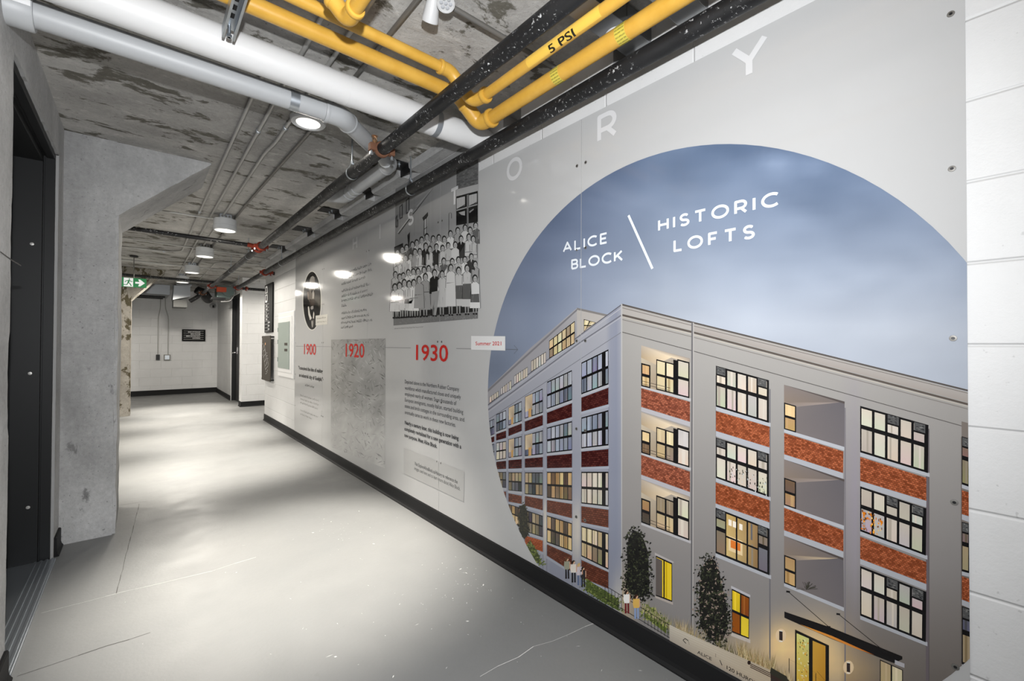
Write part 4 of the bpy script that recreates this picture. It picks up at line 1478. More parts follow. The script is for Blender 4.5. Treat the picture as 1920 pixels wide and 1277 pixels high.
LB = [(1090.4, 1141, [(745.7, 727, 758, 772), (847, 842, 874, 876), (949, 956, 989.4, 979.5), (1050, 1072.7, 1104, 1082.5)]),
      (1026, 1072.6, [(774, 756, 782, 795), (855, 850.7, 876.7, 878), (937.5, 945, 971.7, 960), (1020.5, 1041.6, 1072, 1042)]),
      (984.6, 1017.8, [(790.5, 778, 797.4, 809), (860, 857, 876, 877), (929.7, 936, 957, 948), (1004, 1013.7, 1035, 1021)]),
      (953.9, 978.3, [(803.7, 794, 808, 817.8), (863, 861, 878, 879), (925, 929.7, 945, 940.6)]),
      (930.7, 949, [(814, 807.4, 821, 826), (866, 864, 879, 880), (920, 922, 935, 931)]),
      (916, 927, [(822, 818, 828, 832), (868, 867, 880, 880)])]
for bi, (x0_, x1_, fl_) in enumerate(LW):
    for a, b_, c, d, kind in fl_:
        q = [(x0_, a), (x1_, b_), (x1_, c), (x0_, d)]
        sill([(x0_ - 1, d), (x1_ + 1, c), (x1_ + 1, c + 5), (x0_ - 1, d + 5)])
        win(q, [5, 6, 5, 4, 3, 3][bi], 2, kind, fr=.09)
        if bi == 0:
            P(S, Q(q, .76, 0, .90, 1), (24, 23, 24), 11, True)
        if bi in (2, 3) and kind == 'blue':
            P(S, Q(q, .02, .02, .42, .7), [(200, 180, 150), (190, 170, 140), (150, 136, 120), (214, 196, 166)], 11, True)
            P(S, Q(q, .20, .62, .36, 1), (190, 150, 96), 12, True)
for bi, (x0_, x1_, fl_) in enumerate(LB):
    for k, (a, b_, c, d) in enumerate(fl_):
        base_ = (72, 32, 30) if k < 2 else (104, 56, 40)
        if bi == 2 and k == 3:
            base_ = (168, 84, 44)
        brick([(x0_, a), (x1_, b_), (x1_, c), (x0_, d)], [8, 7, 6, 4, 3, 3][bi], [10, 9, 7, 4, 3, 3][bi], base_, 8, 12)
        sill([(x0_ - 1, d), (x1_ + 1, c), (x1_ + 1, c + 5), (x0_ - 1, d + 5)], (160, 164, 174))
# pilasters slightly paler / darker edges
for x in (949, 953.4, 978.8, 984, 1018.3, 1025.4, 1073, 1089.6, 1141.8):
    P(S, [(x - .5, 800 - (x - 917) * .55), (x + .5, 800 - (x - 917) * .55), (x + .5, 1100), (x - .5, 1100)], (118, 120, 132), 6, True)
# roof-top windows
for q, n_ in (([(1030, 639), (1078, 601.7), (1078, 644), (1030, 672.8)], 6), ([(996, 677), (1024, 659.6), (1024, 680), (996, 697.6)], 6), ([(964, 705), (989.6, 688), (989.6, 706), (964, 721.6)], 6), ([(939, 728.5), (959, 713), (959, 730), (939, 741)], 5), ([(918, 745), (935, 733), (935, 743.6), (918, 756)], 4)):
    win(q, n_, 2 if q[0][0] == 1030 else 1, 'warm' if q[0][0] == 1030 else 'white')
win([(1095, 598.5), (1118, 605), (1101, 616), (1095, 622)], 2, 2, 'warm')

# right front: recessed balconies near the corner
for q in ([(1202.5, 647.7), (1294, 672), (1293.7, 747), (1202.5, 724)], [(1202.5, 773), (1294, 802), (1293.7, 877), (1202.5, 849)], [(1202.5, 898.7), (1293.5, 931), (1293.5, 1013.7), (1202.5, 979.5)]):
    P(S, q, [(196, 184, 164), (150, 142, 134), (150, 138, 124), (170, 152, 126)], 8, True)
    P(S, [Q(q, 0, 0, 0, 0)[0], Q(q, 1, 0, 1, 0)[0], Q(q, .97, .13, .97, .13)[0], Q(q, .62, .10, .62, .10)[0], Q(q, .30, .38, .30, .38)[0], Q(q, 0, .30, 0, .30)[0]], [(176, 164, 150), (150, 140, 132), (186, 172, 154), (226, 206, 176), (196, 176, 150), (170, 150, 122)], 9, True)
    win(Q(q, 0, .43, .19, 1.0), 1, 2, 'amber', 10, .14)
    win(Q(q, .31, .24, .70, .99), 2, 2, 'warm', 10, .09)
    P(S, Q(q, .66, .14, .75, 1.0), (20, 19, 20), 13, True)
    win(Q(q, .74, .10, .99, 1.0), 1, 2, 'white', 10, .09)
    for vv in (.86, .93):
        P(S, Q(q, 0, vv, .6, vv + .012), (70, 60, 54), 14, True)
    sill([(q[3][0], q[3][1]), (q[2][0] + 2, q[2][1]), (q[2][0] + 2, q[2][1] + 5.5), (q[3][0], q[3][1] + 4.5)], (182, 180, 182))
for q in ([(1202.5, 727.5), (1294, 753.6), (1294, 791), (1202.5, 763)], [(1202.5, 852.5), (1294, 884.5), (1294, 922.7), (1202.5, 890)]):
    brick(q, 11, 20, (150, 84, 62))
    sill([(q[3][0], q[3][1]), q[2], (q[2][0], q[2][1] + 9), (q[3][0], q[3][1] + 8)], (176, 174, 178))
win([(1230, 1041.6), (1260.6, 1056), (1260.6, 1128.7), (1230, 1117)], 2, 1, 'gold', 8, .08)
P(S, [(1230, 1045), (1242, 1051), (1242, 1119), (1230, 1115)], (96, 88, 84), 11, True)
sill([(1229, 1117), (1262, 1129), (1262, 1134), (1229, 1121)], (178, 168, 160))
P(S, [(1228, 1036), (1263, 1053), (1263, 1056), (1228, 1041)], (176, 170, 168), 7, True)

# right front: second bay
WQ = [([(1342.6, 685.7), (1442, 713), (1442, 793), (1342.6, 762.5)], 5, 'white', (0, 4)), ([(1342.6, 820.4), (1442, 851), (1442, 932), (1342.6, 896)], 5, 'white', (0, 4)), ([(1342, 951.7), (1443, 991.5), (1443, 1078.6), (1342, 1037)], 5, 'dark', (0, 4)),
      ([(1613, 761), (1741, 797), (1740, 887), (1613, 848)], 5, 'white', (2, 4)), ([(1613, 911.8), (1737, 953), (1736, 1041.7), (1613, 996)], 5, 'white', (2, 4)), ([(1613, 1061), (1737, 1109.6), (1736, 1204), (1613, 1154)], 5, 'white', (2, 4)),
      ([(1803.5, 818), (1845, 830), (1845, 922), (1803.5, 908)], 3, 'dark', (0,)), ([(1803.5, 978), (1845, 990), (1845, 1082), (1803.5, 1071)], 3, 'dark', (0,)), ([(1803.5, 1136), (1845, 1150), (1845, 1260), (1803.5, 1245)], 2, 'dark', (0,))]
for q, n_, pal, tops in WQ:
    win(q, n_, 2, pal, 8, .10, (), [0, .44, 1], .96 if q[0][0] > 1600 else .98)
    for i in tops:      # dark blinds in the upper corner panes
        qq = Q(q, (i + .08) / n_ * .97, .015, (i + .92) / n_ * .97, .19)
        P(S, qq, (84, 84, 84), 12, True)
        for k in range(14):
            u, v_ = rnd.uniform(0, .8), rnd.uniform(0, .85)
            P(S, Q(qq, u, v_, u + .2, v_ + .1), rnd.choice([(120, 120, 118), (48, 48, 50), (104, 102, 100)]), 13, True)
        P(S, Q(q, i / n_ * .97, .19, (i + 1) / n_ * .97, .225), (22, 21, 22), 13, True)
    sill([(q[3][0], q[3][1]), (q[2][0] + 3, q[2][1]), (q[2][0] + 3, q[2][1] + 7.5), (q[3][0], q[3][1] + 7)], (176, 178, 184))
q = WQ[2][0]
P(S, Q(q, .20, .04, .78, .95), [(196, 166, 104), (150, 120, 84), (140, 110, 74), (214, 186, 124)], 10, True)
for u in (.39, .59):
    P(S, Q(q, u - .015, 0, u + .015, 1), (22, 21, 22), 12, True)
P(S, Q(q, .18, .52, .80, .56), (22, 21, 22), 12, True)
P(S, Q(q, .24, .50, .50, .82), (232, 206, 160), 11, True)
P(S, Q(q, .28, .57, .46, .74), (222, 122, 50), 11, True)
for u in (.24, .32, .44):
    P(S, Q(q, u, .14, u + .06, .27), (246, 236, 220), 13, True)
q = WQ[4][0]
for k in range(60):
    u, v_ = rnd.uniform(0, .33) ** 1, rnd.uniform(.5, .93)
    P(S, Q(q, u, v_, u + rnd.uniform(.01, .03), v_ + rnd.uniform(.02, .06)), rnd.choice([(236, 150, 40), (214, 120, 30), (250, 196, 90), (120, 70, 30)]), 12, True)
q = WQ[1][0]
for k in range(80):
    u, v_ = rnd.uniform(.25, .98), rnd.uniform(.55, .98)
    P(S, Q(q, u, v_, u + rnd.uniform(.008, .02), v_ + rnd.uniform(.01, .05)), rnd.choice([(44, 46, 40), (190, 196, 196), (70, 72, 62)]), 12, True)
for q in ([(1342.6, 770.6), (1443, 800), (1443, 839), (1342.6, 808)], [(1342, 904.4), (1443, 938), (1443, 979.7), (1342, 944)], [(1613, 856.7), (1737, 895.8), (1737, 939), (1613, 901.5)], [(1613, 1006), (1737, 1053.5), (1737, 1095), (1613, 1047.6)],
          [(1470.6, 811.8), (1581.5, 846.5), (1581, 887), (1470.6, 851.7)], [(1470.4, 951.7), (1581.5, 994.5), (1581.5, 1034), (1470.4, 994)], [(1803.5, 919), (1830, 927), (1830, 972), (1803.5, 964)], [(1803.5, 1080), (1830, 1090), (1830, 1134), (1803.5, 1124)]):
    brick(q, 12, 22 if q[1][0] - q[0][0] > 50 else 6, (158, 84, 52))
    sill([(q[3][0], q[3][1]), q[2], (q[2][0], q[2][1] + 12), (q[3][0], q[3][1] + 10)], (172, 174, 180))
win([(1372.4, 1103.7), (1405.5, 1120), (1404.6, 1198), (1372.4, 1185)], 2, 2, 'gold', 8, .07)
P(S, [(1371, 1098), (1407, 1115.5), (1407, 1120), (1371, 1103)], (186, 184, 188), 7, True)
sill([(1371, 1186), (1407, 1199), (1407, 1206), (1371, 1192)], (200, 190, 180))

# deep balconies
for q in ([(1470.3, 721.4), (1583.9, 753), (1583.3, 838), (1470.3, 804.5)], [(1470.3, 861), (1583.3, 898.7), (1582.6, 985.6), (1470.4, 947)], [(1470.4, 1004.8), (1581.5, 1046), (1582.6, 1139), (1470.4, 1093)]):
    lit = q[0][1] > 1000
    P(S, q, [(118, 110, 108), (100, 96, 100), (112, 106, 108), (120, 112, 110)], 8, True)
    P(S, [Q(q, 0, 0, 0, 0)[0], Q(q, 1, 0, 1, 0)[0], Q(q, .78, .12, .78, .12)[0], Q(q, .20, .42, .20, .42)[0], Q(q, 0, .40, 0, .40)[0]], [(128, 118, 114), (112, 104, 102), (150, 138, 132) if not lit else (196, 176, 146), (140, 128, 122), (132, 118, 106)], 9, True)
    P(S, [Q(q, 0, 0, 0, 0)[0], Q(q, 1, 0, 1, 0)[0], Q(q, 1, .05, 1, .05)[0]], (84, 76, 74), 10, True)
    win(Q(q, 0, .40, .20, 1), 1, 2, 'amber', 10, .1)
    sill([(q[3][0], q[3][1]), q[2], (q[2][0], q[2][1] + 7), (q[3][0], q[3][1] + 6)], (180, 182, 188))
for k in range(40):                              # potted plant on the lowest balcony
    a = rnd.uniform(PI * 1.05, PI * 1.95)
    x0_, y0_ = 1512, 1106
    l_ = rnd.uniform(8, 24)
    x1_, y1_ = x0_ + math.cos(a) * l_, y0_ + math.sin(a) * l_ * .7
    P(S, [(x0_, y0_), (x1_ - .6, y1_), (x1_ + .6, y1_ + .8)], (62, 60, 52), 12, True)

# entrance: canopy, doors, wall lights
P(S, [(1471, 1146.5), (1560, 1177), (1692, 1230.5), (1692, 1236), (1676, 1243), (1560, 1198), (1471, 1158)], (26, 24, 24), 10, True)
P(S, [(1500, 1170), (1560, 1192), (1640, 1228), (1600, 1214), (1530, 1184)], [(236, 160, 70), (232, 150, 60), (200, 110, 40), (230, 150, 60), (240, 180, 100)], 11, True)
for a, b_ in (((1478, 1109), (1554, 1175)), ((1572, 1151), (1660, 1222))):
    P(S, [(a[0], a[1] - .7), (b_[0], b_[1] - .7), (b_[0], b_[1] + .7), (a[0], a[1] + .7)], (34, 30, 30), 12, True)
    for c in (a, b_):
        P(S, [(c[0] - 3.5, c[1] - 2), (c[0] + 3.5, c[1] - 1), (c[0] + 3.5, c[1] + 2.5), (c[0] - 3.5, c[1] + 1.5)], (30, 28, 28), 13, True)
P(S, [(1491, 1180), (1554.6, 1210), (1554.6, 1290), (1491, 1290)], (30, 28, 26), 11, True)
P(S, [(1494, 1187), (1517, 1197), (1517, 1290), (1494, 1290)], [(226, 222, 130), (214, 214, 136), (220, 170, 50), (232, 186, 60)], 12, True)
P(S, [(1524, 1201), (1548, 1211), (1548, 1290), (1524, 1290)], [(214, 164, 66), (206, 152, 56), (196, 140, 46), (214, 160, 60)], 12, True)
for k in range(46):
    x0_, y0_ = rnd.uniform(1495, 1515), rnd.uniform(1196, 1277)
    P(S, [(x0_, y0_), (x0_ + rnd.uniform(1, 4), y0_ + 1), (x0_ + rnd.uniform(0, 3), y0_ + rnd.uniform(2, 6))], rnd.choice([(90, 80, 36), (240, 240, 190), (230, 150, 40)]), 13, True)
for x, y in ((1464.5, 1191.5), (1591, 1251)):
    P(S, [(x + 10 * math.cos(k * PI / 8), y + 13 * math.sin(k * PI / 8)) for k in range(16)], (238, 210, 170), 11, True)
    P(S, [(x - 3.2, y - 9), (x + 3.2, y - 7.5), (x + 3.2, y + 9.5), (x - 3.2, y + 8)], (58, 48, 46), 12, True)
    for dy in (-9, 10.5):
        P(S, [(x - 3, y + dy - 1), (x + 3, y + dy), (x + 3, y + dy + 1.5), (x - 3, y + dy + .5)], (250, 248, 240), 13, True)
win([(1650, 1236), (1693, 1256), (1693, 1300), (1650, 1300)], 2, 1, 'warm', 8, .07)
P(S, [(1678, 1237), (1696, 1244), (1696, 1252), (1678, 1245)], (178, 176, 180), 12, True)
for a, b_ in (((1480, 1234), (1480, 1262)), ((1480, 1236), (1532, 1262)), ((1532, 1258), (1560, 1290)), ((1493, 1244), (1493, 1290)), ((1530, 1262), (1530, 1290)), ((1500, 1252), (1560, 1286))):
    P(S, [(a[0] - .6, a[1] - .4), (b_[0] - .6, b_[1] - .4), (b_[0] + .6, b_[1] + .4), (a[0] + .6, a[1] + .4)], (40, 36, 34), 14, True)

# planting, fence, planter wall, bench
G = 'printed_planting'


def foliage(outline, n, cols, size, layer, base=None):
    G = ('printed_tree#%d' if base and max(base) < 50 else 'printed_shrub#%d') % outline[0][0]
    xs_, ys_ = [p[0] for p in outline], [p[1] for p in outline]

    def inside(x, y):
        r_ = False
        j = len(outline) - 1
        for i in range(len(outline)):
            if (outline[i][1] > y) != (outline[j][1] > y) and x < (outline[j][0] - outline[i][0]) * (y - outline[i][1]) / (outline[j][1] - outline[i][1]) + outline[i][0]:
                r_ = not r_
            j = i
        return r_
    if base:
        mx_, my_ = sum(xs_) / len(xs_), sum(ys_) / len(ys_)
        P(G, [(mx_ + (a - mx_) * .78, my_ + (c - my_) * .88) for a, c in outline], base, layer, True)
    k = 0
    while k < n:
        x, y = rnd.uniform(min(xs_) - size, max(xs_) + size), rnd.uniform(min(ys_) - size, max(ys_) + size)
        if not (inside(x, y) or (rnd.random() < .12 and inside(x * .82 + .18 * sum(xs_) / len(xs_), y * .95 + .05 * sum(ys_) / len(ys_)))):
            continue
        k += 1
        a = rnd.uniform(0, 2 * PI)
        s_ = size * rnd.uniform(.5, 1.2)
        P(G, [(x + s_ * math.cos(a), y + s_ * math.sin(a)), (x + s_ * .6 * math.cos(a + 2.1), y + s_ * .6 * math.sin(a + 2.1)), (x + s_ * .7 * math.cos(a + 4), y + s_ * .7 * math.sin(a + 4))], rnd.choice(cols), layer + 1, True)


TC = [(24, 24, 22), (34, 36, 28), (46, 50, 36), (18, 18, 18), (70, 74, 54)]
foliage([(1186, 985), (1199, 990), (1211, 1006), (1220, 1030), (1222, 1060), (1224, 1095), (1224, 1120), (1205, 1128), (1180, 1122), (1166, 1106), (1172, 1070), (1170, 1030), (1174, 1004)], 760, TC + [(30, 30, 26)], 3.4, 16, (28, 28, 25))
foliage([(1327, 1036), (1342, 1042), (1352, 1066), (1358, 1095), (1366, 1120), (1371, 1150), (1372, 1185), (1360, 1212), (1330, 1213), (1306, 1180), (1303, 1120), (1308, 1075), (1316, 1048)], 1000, TC + [(150, 132, 120), (28, 28, 24)], 3.6, 16, (28, 28, 25))
foliage([(975, 945), (985, 940), (992, 960), (993, 1005), (984, 1016), (973, 1000), (970, 965)], 120, [(40, 42, 34), (62, 60, 42), (30, 30, 26)], 3, 16, (44, 44, 36))
GC = [(96, 110, 52), (120, 132, 66), (70, 84, 40), (140, 146, 90), (54, 66, 36)]
foliage([(993, 1010), (1010, 1035), (1022, 1062), (1000, 1055), (985, 1030)], 120, GC, 3, 16, (70, 78, 46))
foliage([(1092, 1080), (1110, 1092), (1135, 1105), (1170, 1125), (1170, 1150), (1130, 1130), (1090, 1106)], 220, GC, 3, 16, (78, 90, 46))
foliage([(1205, 1130), (1228, 1140), (1256, 1168), (1256, 1192), (1225, 1170), (1202, 1155)], 200, GC + [(170, 176, 90)], 3, 16, (96, 108, 50))


def grass(x0, x1, y0, y1, h_, n, cols, layer=17):
    G = 'printed_grass#%d' % x0
    for _ in range(n):
        t_ = rnd.random()
        x = x0 + (x1 - x0) * t_
        y = y0 + (y1 - y0) * t_ + rnd.uniform(-2, 4)
        hh = h_ * rnd.uniform(.5, 1.1)
        dx = rnd.uniform(-.35, .35) * hh
        P(G, [(x - .5, y), (x + .5, y), (x + dx, y - hh)], rnd.choice(cols), layer, True)


STRAW = [(210, 186, 140), (190, 160, 112), (226, 206, 160), (160, 132, 90), (128, 116, 70)]
grass(1202, 1262, 1142, 1182, 26, 130, [(176, 164, 136), (150, 140, 104), (200, 186, 150), (116, 120, 70)])
grass(1268, 1320, 1182, 1208, 30, 150, [(190, 170, 136), (160, 140, 104), (210, 190, 150), (120, 112, 66)])
grass(1345, 1400, 1212, 1240, 26, 70, [(96, 92, 60), (70, 66, 46), (140, 130, 86)])
grass(1385, 1452, 1230, 1262, 34, 300, STRAW)
grass(1450, 1490, 1260, 1280, 22, 60, STRAW)
G = 'printed_planter'
P(G, [(1256, 1171), (1280, 1183), (1445, 1256), (1447, 1290), (1420, 1290), (1256, 1205)], [(206, 198, 182)] * 2 + [(196, 178, 152)] * 2 + [(170, 160, 148)] * 2, 18, True)
for k in range(7):
    P(G, [(1256, 1174 + k * 4.4), (1445, 1258 + k * 4.6), (1445, 1258.6 + k * 4.6), (1256, 1174.6 + k * 4.4)], (184, 172, 154), 19, True)
P(G, [(1445, 1256), (1447, 1256), (1480, 1275), (1480, 1292), (1446, 1292)], (60, 52, 48), 18, True)
G = 'printed_railing'
for k in range(20):                              # railing by the pavement
    x = 1135 + k * 6.2
    yb_ = 1098 + (x - 1135) * .61
    if not 1168 < x < 1204:
        P(G, [(x - .4, yb_), (x + .4, yb_), (x + .4, yb_ + 26), (x - .4, yb_ + 26)], (36, 34, 32), 19, True)
for off in (0, 24):
    P(G, [(1130, 1094 + off), (1256, 1171 + off), (1256, 1172.2 + off), (1130, 1095.2 + off)], (36, 34, 32), 19, True)
G = 'printed_bench'
for k in range(3):
    P(G, [(1407, 1243 + k * 3.2), (1482, 1279 + k * 3.4), (1482, 1280.6 + k * 3.4), (1407, 1244.6 + k * 3.2)], (66, 44, 38), 20, True)
P(G, [(1405 + 3.2 * math.cos(k * PI / 6), 1242 + 4 * math.sin(k * PI / 6)) for k in range(12)], (50, 38, 34), 20, True)
P(G, [(1446, 1251), (1476, 1268), (1480, 1284), (1444, 1262)], (56, 54, 44), 20, True)


# little printed people by the pavement
def figure(x, y, h_, top_, bottom, hair=(40, 28, 22)):
    R = 'printed_figure#%d' % x
    P(R, [(x - h_ * .09, y - h_ * .5), (x - .02 * h_, y - h_ * .5), (x - .01 * h_, y), (x - h_ * .09, y)], bottom, 21, True)
    P(R, [(x + .02 * h_, y - h_ * .5), (x + h_ * .09, y - h_ * .5), (x + h_ * .10, y), (x + h_ * .03, y)], bottom, 21, True)
    P(R, [(x - h_ * .13, y - h_ * .82), (x + h_ * .12, y - h_ * .82), (x + h_ * .13, y - h_ * .6), (x + h_ * .10, y - h_ * .44), (x - h_ * .11, y - h_ * .44), (x - h_ * .15, y - h_ * .6)], top_, 22, True)
    P(R, [(x + .066 * h_ * math.cos(k * PI / 6), y - h_ * .91 + .085 * h_ * math.sin(k * PI / 6)) for k in range(12)], (214, 172, 142), 22, True)
    P(R, [(x - .08 * h_, y - h_ * .78), (x - .09 * h_, y - h_ * .94), (x, y - h_ * 1.0), (x + .08 * h_, y - h_ * .95), (x + .02 * h_, y - h_ * .93), (x - .03 * h_, y - h_ * .84)], hair, 23, True)
    P(R, [(x + h_ * .11, y - h_ * .80), (x + h_ * .15, y - h_ * .78), (x + h_ * .15, y - h_ * .48), (x + h_ * .11, y - h_ * .48)], (206, 160, 130), 22, True)


figure(1064, 1085, 40, (150, 150, 132), (36, 34, 36), (96, 66, 46))
figure(1076, 1092, 42, (222, 214, 204), (30, 30, 34))
figure(1087, 1097, 42, (200, 190, 196), (96, 110, 140), (200, 170, 110))
figure(1094, 1100, 38, (48, 44, 46), (40, 38, 42))
figure(1176, 1150, 44, (238, 236, 232), (110, 36, 40))
figure(1194, 1160, 46, (220, 178, 92), (140, 160, 196), (56, 36, 26))

# ---- lettering
L_ = 'printed_lettering'
ARC = lambda cx, cy, rx, ry, a0, a1, n=14: [(cx + rx * math.cos(math.radians(a0 + (a1 - a0) * k / n)), cy + ry * math.sin(math.radians(a0 + (a1 - a0) * k / n))) for k in range(n + 1)]
GL = {'A': (.86, [[(0, 0), (.43, 1), (.86, 0)], [(.16, .30), (.70, .30)]]), 'L': (.56, [[(0, 1), (0, 0), (.56, 0)]]), 'I': (.0, [[(0, 0), (0, 1)]]),
      'C': (.82, [ARC(.5, .5, .5, .5, 48, 312, 26)]), 'E': (.56, [[(.56, 1), (0, 1), (0, 0), (.56, 0)], [(0, .5), (.5, .5)]]),
      'B': (.60, [[(0, 0), (0, 1), (.34, 1)] + ARC(.34, .76, .24, .24, 90, -90) + [(0, .52)], [(.34, .52)] + ARC(.36, .26, .26, .26, 90, -90) + [(0, 0)]]),
      'O': (1.0, [ARC(.5, .5, .5, .5, 0, 360, 36)]), 'K': (.66, [[(0, 0), (0, 1)], [(.64, 1), (0, .36)], [(.24, .58), (.68, 0)]]),
      'H': (.70, [[(0, 0), (0, 1)], [(.70, 0), (.70, 1)], [(0, .5), (.70, .5)]]), 'T': (.72, [[(0, 1), (.72, 1)], [(.36, 1), (.36, 0)]]),
      'R': (.62, [[(0, 0), (0, 1), (.34, 1)] + ARC(.34, .70, .28, .30, 90, -90) + [(0, .40)], [(.34, .40), (.64, 0)]]),
      'F': (.54, [[(0, 0), (0, 1), (.54, 1)], [(0, .5), (.46, .5)]]), 'Y': (.80, [[(0, 1), (.40, .45), (.80, 1)], [(.40, .45), (.40, 0)]]),
      'S': (.58, [ARC(.29, .745, .27, .255, 35, 270, 16) + ARC(.29, .245, .29, .245, 90, -145, 16)])}


def stroke(pts, w_):
    """polygons of a pen stroke with square ends and round joints"""
    out = []
    for i, (a, b_) in enumerate(zip(pts[:-1], pts[1:])):
        d = math.hypot(b_[0] - a[0], b_[1] - a[1])
        if d < 1e-9:
            continue
        ux, uy = (b_[0] - a[0]) / d, (b_[1] - a[1]) / d
        nx, ny = -uy * w_ / 2, ux * w_ / 2
        out.append([(a[0] + nx, a[1] + ny), (b_[0] + nx, b_[1] + ny), (b_[0] - nx, b_[1] - ny), (a[0] - nx, a[1] - ny)])
        if i:
            out.append([(a[0] + w_ / 2 * math.cos(k * PI / 5), a[1] + w_ / 2 * math.sin(k * PI / 5)) for k in range(10)])
    return out


def word(s, yl, yr, z0, h_, w_, col, gap, layer, circ=False):
    """geometric capitals from yl (left, larger y) to yr"""
    h0 = h_ - w_
    tot = sum(GL[c][0] for c in s) + gap * (len(s) - 1)
    sx_ = (yl - yr - w_) / tot
    u = w_ / 2 / sx_
    for c in s:
        for st in GL[c][1]:
            for pl in stroke([(yl - (u + p[0]) * sx_, z0 + w_ / 2 + p[1] * h0) for p in st], w_):
                put(L_, pl, col, layer, circ)
        u += GL[c][0] + gap


WH = (226, 231, 236)
aa = W(1056, 473.8)
word('ALICE', aa[0], W(1139.6, 461)[0], 1.655, .049, .0092, WH, .42, 24)
word('BLOCK', W(1071.7, 506)[0], W(1168.4, 490)[0], 1.567, .048, .0092, WH, .36, 24)
word('HISTORIC', W(1234.4, 433)[0], W(1461, 390)[0], 1.657, .048, .0092, WH, .50, 24)
word('LOFTS', W(1263.3, 471)[0], W(1416, 450)[0], 1.567, .048, .0092, WH, .55, 24)
for pl in stroke([W(1179, 404), W(1224, 504)], .0105):
    put(L_, pl, WH, 24)
# HISTORY spread over the panels
PALE = (214, 214, 215)
for c, pl_, pr_ in (('Y', (1371, 93), (1441, 61)), ('R', (1120.6, 240), (1156.5, 240)), ('O', (950.7, 316), (979.7, 316)), ('T', (845, 355), (861.3, 350)), ('S', (765, 405), (776, 405)), ('H', (662, 456), (670.2, 455))):
    yl, yr = W(*pl_)[0], W(*pr_)[0]
    h0, w_ = .122, .021
    wd = GL[c][0]
    sx_ = (yl - yr - w_) / wd
    for st in GL[c][1]:
        for q in stroke([(yl - w_ / 2 - p[0] * sx_, 2.106 + w_ / 2 + p[1] * (h0 - w_)) for p in st], w_):
            put(L_, q, PALE, 24)
yi = W(713, 433)[0]
put(L_, [(yi + .0105, 2.106), (yi - .0105, 2.106), (yi - .0105, 2.228), (yi + .0105, 2.228)], PALE, 24)


def text(s, pl, pr, h_px, col, bold=.0, layer=24, group=L_):
    """line of writing from px pl to px pr on its baseline, capitals h_px tall at its left end"""
    tr = text_tris(s, bold)
    x0_, x1_, _, _ = bounds(tr)
    cap = bounds(text_tris('H', bold))
    a, b_ = W(*pl), W(*pr)
    sz = abs(W(pl[0], pl[1] - h_px)[1] - a[1]) / cap[3]
    sx_ = (a[0] - b_[0]) / (x1_ - x0_)
    dz = (b_[1] - a[1]) / (x1_ - x0_)
    for q in tr:
        put(group, [(a[0] - (p[0] - x0_) * sx_, a[1] + (p[0] - x0_) * dz * 0 + p[1] * sz) for p in q], col, layer)


RED = (200, 34, 26)
DK = (74, 74, 76)
text('1930', (780.5, 674.6), (840.6, 680), 28, RED, .012)
text('1920', (648.5, 668.5), (683.5, 671), 24, RED, .010)
text('1900', (570.3, 664), (592.6, 665.5), 19, RED, .010)
P('printed_tag', [(884, 630), (948, 630.5), (948, 657.5), (884, 656)], (226, 226, 226), 25)
text('Summer 2021', (892.2, 647.4), (940.5, 648.4), 6.8, RED, .012, 26)
for a, b_ in (((555, 654.6), (621, 657)), ((723, 660), (770.5, 661.7)), ((856, 663.6), (971, 667.6))):
    (y0_, z0_), (y1_, z1_) = W(*a), W(*b_)
    zz = 1.190
    put(L_, [(y0_, zz), (y1_, zz), (y1_, zz + .0022), (y0_, zz + .0022)], (96, 98, 100), 23)
for s in (-1, 1):
    (y0_, _), zz = W(971.5, 667.6), 1.191
    put(L_, [(y0_, zz - .001), (y0_ + .03, zz + s * .022 - .001), (y0_ + .03, zz + s * .022 + .0012), (y0_, zz + .0012)], (90, 92, 96), 27)
for s, a, b_ in (('Depicted above is the Northern Rubber Company', (759.6, 718.6), (861.4, 733)), ('workforce which manufactured shoes and uniquely', (759.6, 730.2), (864.4, 746)), ('employed nearly all women. Soon thousands of', (759.6, 741.4), (856.4, 757)),
                 ('European immigrants, mostly Italian, started building', (759.6, 752.6), (869, 775)), ('stone and brick cottages in the surrounding area, and', (759.6, 764), (871, 789)), ('eventually came to work in these new factories.', (759.6, 775.6), (855, 800))):
    text(s, a, b_, 6.6, DK, .004)
for s, a, b_ in (('Nearly a century later, this building is now being', (759.3, 795), (860.2, 824)), ('completely revitalized for a new generation with a', (758.8, 806.6), (865.3, 840)), ('new purpose. Meet Alice Block.', (758.8, 818.6), (819.8, 838))):
    text(s, a, b_, 6.6, (60, 60, 62), .03)
P('printed_notice_box', [(757.3, 839.6), (871.2, 884.5), (869.8, 940.8), (757.3, 887.6)], (176, 176, 175), 20)
a = W(757.3, 862)
text('Visit ExploreAliceBlock.ca/History to reference the', (778, 871.6), (858.5, 903), 6.2, DK, .012)
text('images used here and to learn more about Alice Block.', (777.5, 880.6), (863.5, 915), 6.2, DK, .002)
text('"I conceived the idea of making', (560, 692.4), (605.4, 698.5), 6.4, (48, 46, 44), .02)
text('an industrial city of Guelph."', (561, 706), (605.4, 714), 6.4, (48, 46, 44), .02)


def slant(s, p0, p1, h_px, col, layer, bold=.012):
    """writing printed in perspective along a sloping px baseline"""
    tr = text_tris(s, bold)
    x0_, x1_, _, _ = bounds(tr)
    cap = bounds(text_tris('H', bold))[3]
    for q in tr:
        P('printed_planter', [(p0[0] + (u - x0_) / (x1_ - x0_) * (p1[0] - p0[0]), p0[1] + (u - x0_) / (x1_ - x0_) * (p1[1] - p0[1]) - v / cap * h_px) for u, v in q], col, layer, True)


